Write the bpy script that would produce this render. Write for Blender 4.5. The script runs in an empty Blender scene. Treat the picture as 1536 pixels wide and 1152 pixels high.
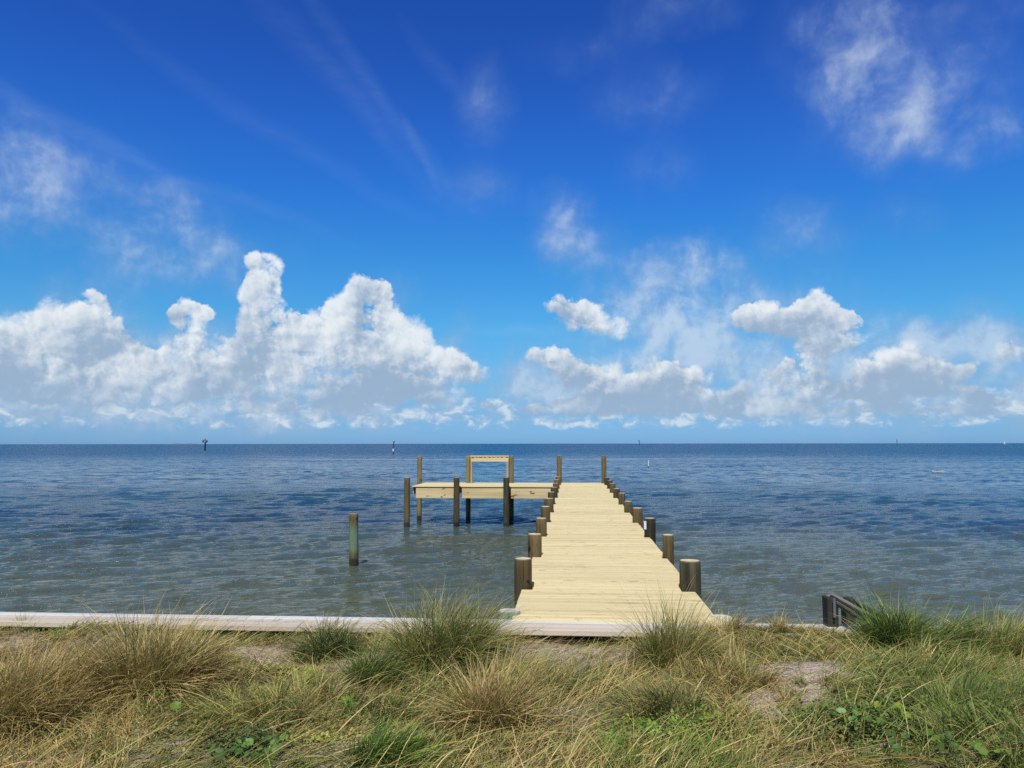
import bpy, bmesh, math, random
import numpy as np
from mathutils import Vector, Matrix, Euler, noise as mnoise

rng = np.random.default_rng(7)
random.seed(7)
S = bpy.context.scene
COL = S.collection
R = math.radians

# ------------------------------------------------------------------ camera
F = 1154.0                      # focal length in photo pixels (1536 wide)
ZC = 3.10                       # camera height above the water
cam_d = bpy.data.cameras.new('camera')
cam = bpy.data.objects.new('camera', cam_d); COL.objects.link(cam)
cam_d.sensor_width = 36; cam_d.lens = 36 * F / 1536
cam_d.clip_start = 0.05; cam_d.clip_end = 60000
PITCH = math.atan(89.4 / F)
CM = Matrix.Rotation(math.pi / 2 + PITCH, 3, 'X') @ Matrix.Rotation(R(-0.065), 3, 'Z')
cam.rotation_euler = CM.to_euler()
cam.location = (0, 0, ZC)
S.camera = cam

def ray(px, py):
    return (CM @ Vector((px - 768, 576 - py, -F))).normalized()

def at(px, py, z):
    r = ray(px, py); t = (z - ZC) / r.z
    return Vector((r.x * t, r.y * t, z))

def at_d(px, py, d):
    """point whose distance along world Y is d"""
    r = ray(px, py); t = d / r.y
    return Vector((r.x * t, d, ZC + r.z * t))

def azel(px, py):
    r = ray(px, py)
    return math.degrees(math.atan2(r.x, r.y)), math.degrees(math.asin(r.z))

DECK = 1.50
CAPZ = 1.475

# ------------------------------------------------------------------ tagging
def tag(o, label=None, cat=None, group=None, kind=None):
    if label: o['label'] = label
    if cat: o['category'] = cat
    if group: o['group'] = group
    if kind: o['kind'] = kind
    return o

def empty(name, loc, label, cat, group=None, rz=0):
    o = bpy.data.objects.new(name, None); COL.objects.link(o)
    o.location = loc; o.rotation_euler = (0, 0, rz)
    return tag(o, label, cat, group)

def link(name, me, mat, parent=None):
    o = bpy.data.objects.new(name, me); COL.objects.link(o)
    if mat: me.materials.append(mat)
    if parent: o.parent = parent
    return o

def from_bm(name, bm, mat, parent=None, smooth=False, bevel=0):
    me = bpy.data.meshes.new(name)
    bm.normal_update()
    bm.to_mesh(me); bm.free()
    if smooth:
        me.polygons.foreach_set('use_smooth', [True] * len(me.polygons))
    o = link(name, me, mat, parent)
    if bevel:
        m = o.modifiers.new('bevel', 'BEVEL'); m.width = bevel; m.segments = 2
        m.limit_method = 'ANGLE'
    return o

def box(bm, c, s, rot=None, jit=0):
    """box of full size s about c"""
    vs = []
    for dx in (-.5, .5):
        for dy in (-.5, .5):
            for dz in (-.5, .5):
                p = Vector((dx * s[0], dy * s[1], dz * s[2]))
                if jit: p += Vector([random.uniform(-jit, jit) for _ in range(3)])
                if rot: p = rot @ p
                vs.append(bm.verts.new(Vector(c) + p))
    for f in ((0,1,3,2),(4,6,7,5),(0,4,5,1),(2,3,7,6),(0,2,6,4),(1,5,7,3)):
        bm.faces.new([vs[i] for i in f])
    return vs

def pile_bm(x, y, z0, z1, r, lean=(0, 0), seed=0, seg=28, rings=26):
    """round timber with slightly wobbling outline, checks (cracks) in the skin and a chamfered top"""
    rn = random.Random(seed)
    bm = bmesh.new()
    cr = [(rn.uniform(0, math.tau), rn.uniform(.02, .05), rn.uniform(0, .8), rn.uniform(.3, .9)) for _ in range(6)]
    prev = None
    zs = [z0 + (z1 - z0) * i / rings for i in range(rings)] + [z1 - .012, z1]
    for k, z in enumerate(zs):
        t = (z - z0) / (z1 - z0)
        cx = x + lean[0] * t; cy = y + lean[1] * t
        ring = []
        for i in range(seg):
            a = math.tau * i / seg
            rr = r * (1.04 - .06 * t)
            rr *= 1 + .035 * mnoise.noise(Vector((math.cos(a) * 1.5 + seed, math.sin(a) * 1.5, z * 1.6)))
            rr += .004 * mnoise.noise(Vector((math.cos(a) * 8 + seed, math.sin(a) * 8, z * 2)))
            if k == len(zs) - 1: rr -= .01
            ring.append(bm.verts.new((cx + rr * math.cos(a), cy + rr * math.sin(a), z)))
        if prev:
            for i in range(seg):
                j = (i + 1) % seg
                bm.faces.new((prev[i], prev[j], ring[j], ring[i]))
        prev = ring
    return bm, prev

# ------------------------------------------------------------------ node helpers
def mat_new(name):
    m = bpy.data.materials.new(name); m.use_nodes = True
    nt = m.node_tree; nt.nodes.clear()
    return m, nt

class NT:
    def __init__(s, nt): s.nt = nt
    def n(s, t, **kw):
        nd = s.nt.nodes.new(t)
        for k, v in kw.items():
            if k.startswith('i_'):
                nd.inputs[k[2:]].default_value = v
            else: setattr(nd, k, v)
        return nd
    def l(s, a, b): s.nt.links.new(a, b)
    def put(s, sock, v):
        if isinstance(v, bpy.types.NodeSocket): s.l(v, sock)
        else: sock.default_value = v
    def m(s, op, a, b=None, c=None, clamp=False):
        nd = s.nt.nodes.new('ShaderNodeMath'); nd.operation = op; nd.use_clamp = clamp
        s.put(nd.inputs[0], a)
        if b is not None: s.put(nd.inputs[1], b)
        if c is not None: s.put(nd.inputs[2], c)
        return nd.outputs[0]
    def v(s, op, a, b=None, c=None):
        nd = s.nt.nodes.new('ShaderNodeVectorMath'); nd.operation = op
        s.put(nd.inputs[0], a)
        if b is not None: s.put(nd.inputs['Scale' if op == 'SCALE' else 1], b)
        if c is not None: s.put(nd.inputs[2], c)
        return nd.outputs['Value' if op in ('LENGTH', 'DOT_PRODUCT') else 'Vector']
    def ss(s, x, a, b, lo=0.0, hi=1.0):
        nd = s.nt.nodes.new('ShaderNodeMapRange'); nd.interpolation_type = 'SMOOTHSTEP'
        s.put(nd.inputs[0], x); s.put(nd.inputs[1], a); s.put(nd.inputs[2], b)
        s.put(nd.inputs[3], lo); s.put(nd.inputs[4], hi)
        return nd.outputs[0]
    def mix(s, f, a, b, mode='MIX'):
        nd = s.nt.nodes.new('ShaderNodeMix'); nd.data_type = 'RGBA'; nd.blend_type = mode
        s.put(nd.inputs[0], f)
        for k, q in ((6, a), (7, b)):
            if isinstance(q, tuple) and len(q) == 3: q = (*q, 1)
            s.put(nd.inputs[k], q)
        return nd.outputs[2]
    def noise(s, vec, scale, detail=2, rough=.5, dist=0, out='Fac', lac=2.0):
        nd = s.nt.nodes.new('ShaderNodeTexNoise')
        s.put(nd.inputs['Vector'], vec); nd.inputs['Scale'].default_value = scale
        nd.inputs['Detail'].default_value = detail; nd.inputs['Roughness'].default_value = rough
        nd.inputs['Distortion'].default_value = dist; nd.inputs['Lacunarity'].default_value = lac
        return nd.outputs[out]
    def noise2(s, *a, **k):
        o = s.noise(*a, **k); o.node.noise_dimensions = '2D'; return o
    def mapping(s, vec, loc=(0,0,0), rot=(0,0,0), sc=(1,1,1), typ='POINT'):
        nd = s.nt.nodes.new('ShaderNodeMapping'); nd.vector_type = typ
        s.put(nd.inputs['Vector'], vec)
        nd.inputs['Location'].default_value = loc; nd.inputs['Rotation'].default_value = rot
        nd.inputs['Scale'].default_value = sc
        return nd.outputs[0]
    def bump(s, h, strength, dist, normal=None):
        nd = s.nt.nodes.new('ShaderNodeBump'); s.put(nd.inputs['Height'], h)
        nd.inputs['Strength'].default_value = strength; nd.inputs['Distance'].default_value = dist
        if normal is not None: s.l(normal, nd.inputs['Normal'])
        return nd.outputs[0]
    def principled(s, color, rough=.7, normal=None, spec=.3, **kw):
        nd = s.nt.nodes.new('ShaderNodeBsdfPrincipled')
        if isinstance(color, tuple) and len(color) == 3: color = (*color, 1)
        s.put(nd.inputs['Base Color'], color); s.put(nd.inputs['Roughness'], rough)
        nd.inputs['Specular IOR Level'].default_value = spec
        if normal is not None: s.l(normal, nd.inputs['Normal'])
        return nd
    def out(s, sh):
        o = s.nt.nodes.new('ShaderNodeOutputMaterial'); s.l(sh, o.inputs['Surface'])

def xyz(T, vec):
    nd = T.nt.nodes.new('ShaderNodeSeparateXYZ'); T.l(vec, nd.inputs[0]); return nd.outputs
def comb(T, x, y, z=0.0):
    nd = T.nt.nodes.new('ShaderNodeCombineXYZ')
    T.put(nd.inputs[0], x); T.put(nd.inputs[1], y); T.put(nd.inputs[2], z); return nd.outputs[0]
def ocoord(T, world=True):
    if world: return T.nt.nodes.new('ShaderNodeNewGeometry').outputs['Position']
    return T.nt.nodes.new('ShaderNodeTexCoord').outputs['Object']

# ------------------------------------------------------------------ sun and sky
SUN_EL, SUN_LEFT = 55.0, 9.0        # degrees up; degrees to the left of straight behind the camera
az_s = R(180 + SUN_LEFT)             # compass-like azimuth, clockwise from +Y
sdir = Vector((math.sin(az_s) * math.cos(R(SUN_EL)), math.cos(az_s) * math.cos(R(SUN_EL)), math.sin(R(SUN_EL))))
sl = bpy.data.lights.new('sun', 'SUN'); sl.energy = 4.7; sl.angle = R(.53); sl.color = (1, .94, .80)
so = bpy.data.objects.new('sun', sl); COL.objects.link(so)
so.rotation_euler = sdir.to_track_quat('Z', 'Y').to_euler(); so.location = (-10, -15, 30)

W = bpy.data.worlds.new('World'); S.world = W; W.use_nodes = True
wnt = W.node_tree; wnt.nodes.clear(); T = NT(wnt)
sky = T.n('ShaderNodeTexSky'); sky.sky_type = 'NISHITA'; sky.sun_disc = False
sky.sun_elevation = R(SUN_EL); sky.sun_rotation = az_s; sky.altitude = 0
sky.air_density = 1.0; sky.dust_density = .35; sky.ozone_density = 2.2
SKYK = .10
gen = T.n('ShaderNodeTexCoord').outputs['Generated']
g = xyz(T, gen)
AZ = T.m('MULTIPLY', T.m('ARCTAN2', g[0], g[1]), 57.29578)
EL = T.m('MULTIPLY', T.m('ARCSINE', g[2]), 57.29578)
P = comb(T, AZ, EL)

# sky colour: the physical sky, deepened a little as the phone camera does
gm = T.n('ShaderNodeGamma'); T.l(sky.outputs[0], gm.inputs[0]); gm.inputs[1].default_value = 1.0
hs = T.n('ShaderNodeHueSaturation'); T.l(gm.outputs[0], hs.inputs['Color'])
hs.inputs['Saturation'].default_value = 1.0; hs.inputs['Hue'].default_value = .5
hs.inputs['Value'].default_value = 1.0
skycol = hs.outputs[0]
elg = T.n('ShaderNodeValToRGB'); T.l(T.m('DIVIDE', EL, 40.0, clamp=True), elg.inputs[0])
cr = elg.color_ramp
def lin(v): v = v / 255; return v / 12.92 if v < .04045 else ((v + .055) / 1.055) ** 2.4
# the plain physical sky (n) and the deep polarised-looking blue the photo shows (t), by photo row: grade = t / n
SKYTAB = [(663, (208, 205, 180), (120, 168, 208)), (650, (210, 209, 186), (121, 171, 212)), (620, (203, 215, 203), (116, 172, 215)), (580, (184, 207, 212), (108, 178, 224)), (500, (151, 181, 207), (86, 168, 224)),
          (400, (127, 157, 191), (60, 143, 216)), (300, (111, 140, 177), (46, 119, 211)), (200, (101, 128, 165), (40, 101, 197)), (100, (94, 120, 157), (35, 87, 182)), (5, (90, 115, 151), (31, 80, 170))]
SKYRAMP = []
for (py_, n_, t_) in SKYTAB:
    SKYRAMP.append((max(0, azel(768, py_)[1]) / 40.0, tuple(lin(a) / lin(b) for a, b in zip(t_, n_))))
SKYRAMP.append((1.0, SKYRAMP[-1][1]))
while len(cr.elements) < len(SKYRAMP): cr.elements.new(.5)
for e, (p, c) in zip(cr.elements, SKYRAMP): e.position = p; e.color = (*c, 1)
skycol = T.mix(1.0, skycol, elg.outputs[0], 'MULTIPLY')

def blob(T, vec, px, py, rx, ry, rot=0, edge=.62):
    a0, e0 = azel(px, py)
    a1, _ = azel(px + rx, py); _, e1 = azel(px, py - ry)
    sx = abs(a1 - a0) / edge; sy = abs(e1 - e0) / edge
    if rot: sx = rx / 20.1 / edge; sy = ry / 20.1 / edge
    if rot: q = T.mapping(vec, (a0, e0, 0), (0, 0, R(rot)), (sx, sy, 1), 'TEXTURE')
    else: q = T.v('MULTIPLY_ADD', vec, (1 / sx, 1 / sy, 0), (-a0 / sx, -e0 / sy, 0))
    return T.m('MINIMUM', T.v('LENGTH', q), 1.0), e0, sy      # 0 in the middle ... 1 outside

def warp(T, vec, scale, amp, detail=2, z=0.0):
    q = T.mapping(vec, (z * 3.1, z * 1.7, 0))
    c = T.noise2(q, scale, detail, .55, out='Color')
    d = T.v('SUBTRACT', c, (.5, .5, .5))
    return T.v('MULTIPLY_ADD', d, (amp, amp, 0), vec)

def detail_group():
    """fine cloud relief as a function of position; used twice, once shifted towards the light"""
    gnt = bpy.data.node_groups.new('cloud_detail', 'ShaderNodeTree')
    gnt.interface.new_socket('P', in_out='INPUT', socket_type='NodeSocketVector')
    gnt.interface.new_socket('D', in_out='OUTPUT', socket_type='NodeSocketFloat')
    G = NT(gnt); gi = G.n('NodeGroupInput'); go = G.n('NodeGroupOutput')
    w = warp(G, gi.outputs[0], .9, .7, 3, 3.3)
    fb = G.noise2(w, .34, 9, .54)
    vo = G.n('ShaderNodeTexVoronoi', feature='F1', voronoi_dimensions='2D'); G.l(w, vo.inputs['Vector'])
    vo.inputs['Scale'].default_value = .40; vo.inputs['Detail'].default_value = 3
    vo.inputs['Roughness'].default_value = .55; vo.inputs['Lacunarity'].default_value = 2.3
    bl = G.m('SUBTRACT', .42, G.m('MULTIPLY', vo.outputs['Distance'], vo.outputs['Distance']))
    G.l(G.m('ADD', G.m('MULTIPLY', G.m('SUBTRACT', fb, .5), 1.05), G.m('MULTIPLY', bl, .50)), go.inputs[0])
    return gnt
DG = detail_group()
def detail(vec):
    nd = T.n('ShaderNodeGroup'); nd.node_tree = DG; T.l(vec, nd.inputs[0]); return nd.outputs[0]

CUM = [  # px, py, rx, ry, weight   (heaped clouds, bright tops)
 (393,392,27,19,1.0),(397,416,22,28,.9),(390,450,24,24,.75),
 (548,436,28,26,1.0),(520,468,45,32,1),(570,500,62,48,1),(486,508,52,40,1),(425,500,52,38,1),(375,520,34,30,.9),
 (640,535,46,40,1),(694,556,36,30,.85),(600,565,100,34,1),(470,562,110,38,1),
 (150,450,20,15,.8),(112,482,46,34,.9),(60,500,56,42,.9),(12,515,50,38,1),(160,515,52,38,1),(205,545,42,30,1),
 (60,562,120,40,1),(180,580,110,32,.9),(283,468,27,18,1.25),(290,500,34,34,1.0),(402,420,24,34,.7),(384,455,32,32,.9),(566,468,34,34,.7),(300,545,60,34,.8),(320,585,110,28,.8),
 (850,462,34,22,1),(893,484,40,22,1),(935,508,18,22,.7),(812,530,38,18,.95),(848,552,40,20,.8),(882,582,64,22,.7),
 (1120,474,34,22,.9),(1165,488,44,28,.9),(1222,458,24,20,.95),(1232,490,46,30,.9),(1278,496,22,22,.8),(1245,522,52,20,.7),
 (1190,552,34,24,.95),(1185,584,60,24,.85),(1356,536,44,26,.95),(1330,566,76,28,.85),(1405,566,34,24,.8),(1290,592,110,16,.8),
 (1515,530,38,24,.85),(1470,570,28,26,.7),(1500,600,60,16,.8),(1060,612,90,12,.9),(1180,618,70,9,.9),(880,612,70,11,.9),(1330,616,80,9,.9),(1450,622,70,7,.8),(400,616,60,11,.9),(230,622,80,9,.85),(60,624,70,8,.85),(960,570,74,30,.9),(1035,582,70,26,.9),(1000,600,110,14,.7),
 (560,602,180,14,.6),(90,600,160,14,.6),
 (520,622,62,11,.75),(736,610,15,10,.8),(797,616,19,11,.85),(860,622,36,10,.7),(970,622,50,9,.7),(1112,622,32,9,.7),(1215,626,30,7,.65),(640,628,60,7,.6),
]
CUM = [(x, y, rx * (1.04 if x > 760 else 1), ry * (1.06 if x > 760 else 1), w * (1.06 if x > 760 and y < 604 else 1.0)) for x, y, rx, ry, w in CUM]
SOFT = [
 (28,215,40,34,.9),(50,275,70,48,.75),(18,325,60,36,.55),(140,300,55,30,.4),(248,318,26,24,.85),(268,365,50,44,.8),(192,378,36,32,.6),(335,402,44,26,.7),
 (840,330,28,32,1.2),(862,362,42,28,.75),(905,398,50,28,.45),(726,155,26,40,.65),(712,285,46,26,.5),(975,150,56,28,.6),(1015,12,56,26,.7),
 (985,255,34,28,.5),(1276,85,44,40,1.1),(1350,172,52,34,1.0),(1310,128,60,46,.5),(1390,110,60,50,.4),(1320,30,70,36,.7),(1470,205,34,24,.75),
 (1455,150,50,40,.35),(1210,362,46,32,.6),(1172,312,36,28,.4),(1355,325,32,26,.5),(890,78,64,22,.35),(1500,22,60,32,.4),(1400,220,80,26,.4),
 (1028,414,44,34,1.5),(1005,450,72,44,1.15),(1000,492,62,34,.8),(690,500,18,22,.6),(120,470,60,40,.6),(585,440,24,30,.5),
 (1450,522,64,20,.9),(120,560,190,50,1.2),(330,570,170,50,1.2),(560,580,170,38,1.1),(60,605,170,26,1.0),(340,610,180,22,.9),
 (900,590,130,26,.9),(1200,590,150,34,1.1),(1400,585,160,36,1.1),(1300,540,150,40,.8),(1510,590,60,40,.9),(1050,560,110,44,.7),(230,420,60,30,.3),(720,590,90,24,.5),(1120,545,120,30,.45),(800,585,80,22,.6),(1240,575,100,30,.5)]
SOFT += [(1130,500,120,50,.7),(1060,470,90,60,.6),(1420,520,120,34,.9),(1500,560,80,40,1.0),(860,560,110,34,.8),(1330,545,110,34,.9),(980,545,120,40,.7),
 (90,270,120,60,.35),(320,380,90,50,.35),(1230,60,50,60,.5),(1420,170,90,60,.4),(1290,210,90,30,.3)]
SOFT = [(x, y, rx * 1.12, ry * 1.12, w * (.95 if y < 430 else 1.25)) for x, y, rx, ry, w in SOFT]
CIR = [(215,238,190,7,-17,.55),(120,205,120,14,-19,.3),(420,205,170,10,-24,.35),(560,130,130,9,-46,.5),(636,232,34,5,-62,.75),(500,110,150,16,-38,.3),
 (672,118,60,8,-44,.4),(560,185,90,10,-44,.25),(790,494,60,5,3,.8),(1060,534,110,4,2,.9),(1000,548,170,9,3,.7),(900,545,110,7,5,.5)]

# --- cumulus
Pw = warp(T, P, .55, 1.15, 5)
acc = ha = hb = None; K = [0., 0., 0.]
for i, (x, y, rx, ry, wgt) in enumerate(CUM):
    f, cy_, sy_ = blob(T, Pw, x, y, rx, ry)
    ws = (wgt, wgt / sy_, wgt * cy_ / sy_)
    acc, ha, hb = [T.m('MULTIPLY_ADD', f, -w_, 0.0 if i == 0 else a_) for w_, a_ in zip(ws, (acc, ha, hb))]
    K = [k_ + w_ for k_, w_ in zip(K, ws)]
acc, ha, hb = [T.m('ADD', a_, k_) for a_, k_ in zip((acc, ha, hb), K)]
ELw = T.v('DOT_PRODUCT', Pw, (0, 1, 0))
H = T.m('DIVIDE', T.m('SUBTRACT', T.m('MULTIPLY', ELw, ha), hb), T.m('ADD', acc, .02))   # -1 low in the heap ... 1 at its top
d0 = detail(P)
d1 = detail(T.v('ADD', P, (-.34, .36, 0)))
sat = T.m('MINIMUM', acc, 1.02)
D = T.m('ADD', sat, T.m('MULTIPLY', d0, .62))
topn = T.ss(H, -.35, .25)
lowN = T.noise2(T.mapping(P, (3, 8, 0)), .22, 4, .5)
e1 = T.m('MULTIPLY_ADD', topn, -.22, .80)
e1 = T.m('ADD', e1, T.ss(lowN, .42, .62, -.04, .34))
A1 = T.ss(D, .34, e1)
rel = T.m('SUBTRACT', d0, d1)
L = T.m('ADD', T.m('MULTIPLY_ADD', H, 1.0, .37), T.m('MULTIPLY', rel, .85))
L = T.m('ADD', L, T.m('MULTIPLY', T.m('SUBTRACT', lowN, .52), 2.2))
L = T.m('ADD', L, T.ss(EL, 3.0, 9.0, -.20, .12))
L = T.ss(L, -.30, 1.16)
CK = 1 / SKYK
def ck(r, g_, b): return (r * CK, g_ * CK, b * CK, 1)
c1 = T.mix(L, ck(.32, .44, .60), ck(.82, .87, .91))
# distance haze low on the sky
lowf = T.ss(EL, .3, 5.5, .62, 0.0)
c1 = T.mix(lowf, c1, ck(.30, .47, .68))
A1 = T.m('MULTIPLY', A1, T.ss(EL, .6, 2.4))
A1 = T.m('MULTIPLY', A1, .96)

# --- soft, ragged patches
Pw2 = warp(T, P, .30, 2.6, 7, 9.0)
acc2 = None
for (x, y, rx, ry, wgt) in SOFT:
    f, _, _ = blob(T, Pw2, x, y, rx, ry, 0, .5)
    acc2 = T.m('MULTIPLY_ADD', f, -wgt, sum(c_[-1] for c_ in SOFT) if acc2 is None else acc2)
n2 = T.noise2(T.mapping(P, (4, 2, 5)), .27, 8, .56, .2)
acc2 = T.m('DIVIDE', acc2, T.m('MULTIPLY_ADD', acc2, .55, 1.0))            # heaps thicken, but never go flat
D2 = T.m('MULTIPLY', acc2, T.m('MULTIPLY_ADD', n2, 1.9, -.20))
A2 = T.m('MULTIPLY', T.ss(D2, -.03, 1.15), .74)
l2 = T.m('ADD', T.m('MULTIPLY', D2, .75), T.m('MULTIPLY', rel, .45))
c2 = T.mix(T.ss(l2, .05, .95), ck(.25, .38, .61), ck(.60, .70, .83))
c2 = T.mix(T.m('MULTIPLY', T.ss(EL, 4.0, 9.0, .8, 0.0), T.ss(l2, .2, 1.1, 1.0, .35)), c2, ck(.33, .46, .63))

# --- high streaks
Pw3 = warp(T, P, .12, 1.6, 2, 20.0)
acc3 = None
for (x, y, rx, ry, rot, wgt) in CIR:
    f, _, _ = blob(T, Pw3, x, y, rx, ry, rot, .5)
    acc3 = T.m('MULTIPLY_ADD', f, -wgt, sum(c_[-1] for c_ in CIR) if acc3 is None else acc3)
n3 = T.noise2(T.mapping(P, (0, 0, 0), (0, 0, R(32)), (.35, 1.6, 1)), .9, 6, .6)
A3 = T.m('MULTIPLY', T.m('MULTIPLY', acc3, T.m('MULTIPLY_ADD', n3, 1.4, .1)), .105, clamp=True)

# --- row of small far clouds just above the horizon, all the way round
Pl = T.mapping(P, (0, 0, 2.0), (0, 0, 0), (.75, 1.25, 1))
n4 = T.noise2(Pl, .9, 7, .6, .3)
band = T.m('MULTIPLY', T.ss(EL, .35, 1.5), T.ss(EL, 2.8, 5.0, 1, 0))
A4 = T.m('MULTIPLY', T.ss(T.m('MULTIPLY', n4, band), .34, .66), .72)
c4 = T.mix(T.ss(n4, .45, .7), ck(.38, .53, .72), ck(.72, .80, .86))

# --- loose heaps for the part of the sky behind and beside the camera
aaz = T.m('ABSOLUTE', AZ)
n5 = T.noise2(T.mapping(P, (7, 3, 11), (0, 0, 0), (.5, 1, 1)), .16, 8, .55)
A5 = T.m('MULTIPLY', T.ss(n5, .52, .62), T.m('MULTIPLY', T.ss(aaz, 37, 48), T.m('MULTIPLY', T.ss(EL, 1, 6), T.ss(EL, 18, 40, 1, 0))))
c5 = T.mix(T.ss(n5, .5, .75), ck(.40, .50, .66), ck(.85, .88, .9))

c = skycol
c = T.mix(A3, c, ck(.50, .68, .86))
c = T.mix(A2, c, c2)
c = T.mix(A4, c, c4)
c = T.mix(A5, c, c5)
c = T.mix(A1, c, c1)
bg = T.n('ShaderNodeBackground'); T.l(c, bg.inputs[0]); bg.inputs[1].default_value = SKYK
wo = T.n('ShaderNodeOutputWorld'); T.l(bg.outputs[0], wo.inputs[0])
W.cycles.sampling_method = 'MANUAL'; W.cycles.sample_map_resolution = 512

S.view_settings.view_transform = 'Standard'; S.view_settings.look = 'None'
S.view_settings.exposure = 0; S.view_settings.gamma = 1
S.cycles.use_denoising = False
S.cycles.sample_clamp_direct = 2.5
S.cycles.max_bounces = 6; S.cycles.diffuse_bounces = 3; S.cycles.glossy_bounces = 3
S.cycles.transparent_max_bounces = 8
S.cycles.sample_clamp_indirect = 6

# ------------------------------------------------------------------ materials
def m_wood(name, dark, light, grain_axis='X', scale=1.0, knots=.5, rough=.75, fleck=0, kth=.70):
    """sawn timber; grain runs along object axis grain_axis; every board has its own tone"""
    m, nt = mat_new(name); T = NT(nt)
    co = ocoord(T, False)
    geo = nt.nodes.new('ShaderNodeNewGeometry')
    rnd = geo.outputs['Random Per Island']
    st = {'X': (.45, 9, 9), 'Y': (9, .45, 9), 'Z': (9, 9, .45)}[grain_axis]
    off = comb(T, T.m('MULTIPLY', rnd, 31.0), T.m('MULTIPLY', rnd, 17.0), T.m('MULTIPLY', rnd, 23.0))
    p = T.v('ADD', co, off)
    ps = T.mapping(p, sc=tuple(s * scale for s in st))
    n1 = T.noise(ps, 1.0, 6, .6, .6)
    n2 = T.noise(T.mapping(p, sc=tuple(s * scale * (3.0 if s > 1 else 1.6) for s in st)), 1.0, 3, .5)
    f = T.m('ADD', T.m('MULTIPLY', T.ss(n1, .3, .72), .6), T.m('MULTIPLY', n2, .4))
    colr = T.mix(f, dark, light)
    tone = T.m('MULTIPLY_ADD', rnd, .18, .89)
    colr = T.mix(1.0, colr, comb(T, tone, T.m('MULTIPLY_ADD', rnd, .13, .92), T.m('MULTIPLY_ADD', rnd, .18, .88)), 'MULTIPLY')
    # pith flecks and knots
    kn = T.noise(T.mapping(p, sc=tuple((s * .95 if s > 1 else 2.6) for s in st)), 1.0, 2, .5)
    kf = T.m('MULTIPLY', T.ss(kn, kth, kth + .05), knots)
    colr = T.mix(kf, colr, (dark[0] * .22, dark[1] * .17, dark[2] * .12))
    if fleck:
        fk = T.noise(T.mapping(p, sc=tuple((s * 4.2 if s > 1 else 5.0) for s in st)), 1.0, 2, .5)
        colr = T.mix(T.m('MULTIPLY', T.ss(fk, .655, .70), fleck), colr, (.16, .11, .04))
    big = T.noise(co, .6, 3, .5)
    colr = T.mix(T.ss(big, .35, .75, 0, .22), colr, (dark[0] * .85, dark[1] * .85, dark[2] * .9))
    b = T.bump(n2, .35, .004)
    sh = T.principled(colr, rough, b, .25)
    T.out(sh.outputs[0]); return m

M_DECK = m_wood('deck_pine', (.55, .45, .22), (.80, .68, .37), 'X', 1.0, .5, fleck=.85)
M_BEAM = m_wood('beam_pine', (.46, .34, .16), (.74, .62, .36), 'X', .9, .95, kth=.64)
M_BEAMV = m_wood('upright_pine', (.30, .20, .10), (.52, .40, .22), 'Z', .9, .6)
M_CAPW = m_wood('pale_strip', (.48, .47, .44), (.70, .69, .66), 'X', .8, .4)
M_CAP = m_wood('cap_pine', (.45, .38, .29), (.69, .60, .47), 'X', .8, .7)
M_FACE = m_wood('wall_board', (.16, .10, .07), (.26, .18, .13), 'X', .8, .4)
M_OLD = m_wood('old_timber', (.012, .011, .010), (.05, .047, .042), 'Z', 1.0, .3, .85)
M_OLDG = m_wood('old_grey_timber', (.07, .067, .052), (.20, .19, .155), 'X', 1.0, .3, .85)

def m_pile(name, dark, light, stain, top_light, wet=True, green=0.0):
    m, nt = mat_new(name); T = NT(nt)
    wp = ocoord(T); oc = ocoord(T, False)
    oi = nt.nodes.new('ShaderNodeObjectInfo').outputs['Random']
    z = xyz(T, wp)[2]
    off = comb(T, T.m('MULTIPLY', oi, 50.), T.m('MULTIPLY', oi, 20.), T.m('MULTIPLY', oi, 10.))
    p = T.v('ADD', wp, off)
    n1 = T.noise(T.mapping(p, sc=(18, 18, .9)), 1, 6, .62, .4)
    n2 = T.noise(T.mapping(p, sc=(6, 6, 2.2)), 1, 4, .6)
    n3 = T.noise(T.mapping(p, sc=(70, 70, 2.2)), 1, 3, .6)
    colr = T.mix(T.ss(n1, .32, .7), dark, light)
    colr = T.mix(T.ss(n2, .42, .72, 0, .75), colr, stain)
    colr = T.mix(T.ss(n3, .56, .68, 0, .85), colr, tuple(k * .25 for k in dark))
    kn = T.noise(T.mapping(p, sc=(7, 7, 5)), 1, 1, .5)
    colr = T.mix(T.ss(kn, .70, .74, 0, .9), colr, tuple(k * .2 for k in dark))
    if green:
        gz_ = T.m('MULTIPLY', T.ss(z, .28, .45), T.ss(T.m('ADD', z, T.m('MULTIPLY', n1, .7)), 1.15, 1.5, 1, 0))
        colr = T.mix(T.m('MULTIPLY', gz_, T.ss(n2, .25, .6, .45, green)), colr, (.12, .21, .13))
    if wet:
        zz = T.m('ADD', z, T.m('MULTIPLY', T.m('SUBTRACT', n2, .5), .12))
        colr = T.mix(T.ss(zz, .13, .22, .96, 0), colr, (.008, .008, .007))
        colr = T.mix(T.ss(zz, .15, .42, .5, 0), colr, (.05, .05, .03))
    tone = T.m('MULTIPLY_ADD', oi, .6, .7)
    colr = T.mix(1.0, colr, comb(T, tone, tone, tone), 'MULTIPLY')
    # cut end: pale with growth rings
    nz = xyz(T, nt.nodes.new('ShaderNodeNewGeometry').outputs['True Normal'])[2]
    endn = T.noise(p, 14, 4, .6)
    endc = T.mix(T.ss(endn, .3, .7), tuple(k * .75 for k in top_light), tuple(k * 1.4 for k in top_light))
    colr = T.mix(T.ss(nz, .6, .8), colr, endc)
    b = T.bump(T.m('ADD', n1, T.m('MULTIPLY', n3, -.5)), .8, .012)
    sh = T.principled(colr, T.ss(z, .1, .3, .25, .82) if wet else .82, b, .3)
    T.out(sh.outputs[0]); return m

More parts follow.
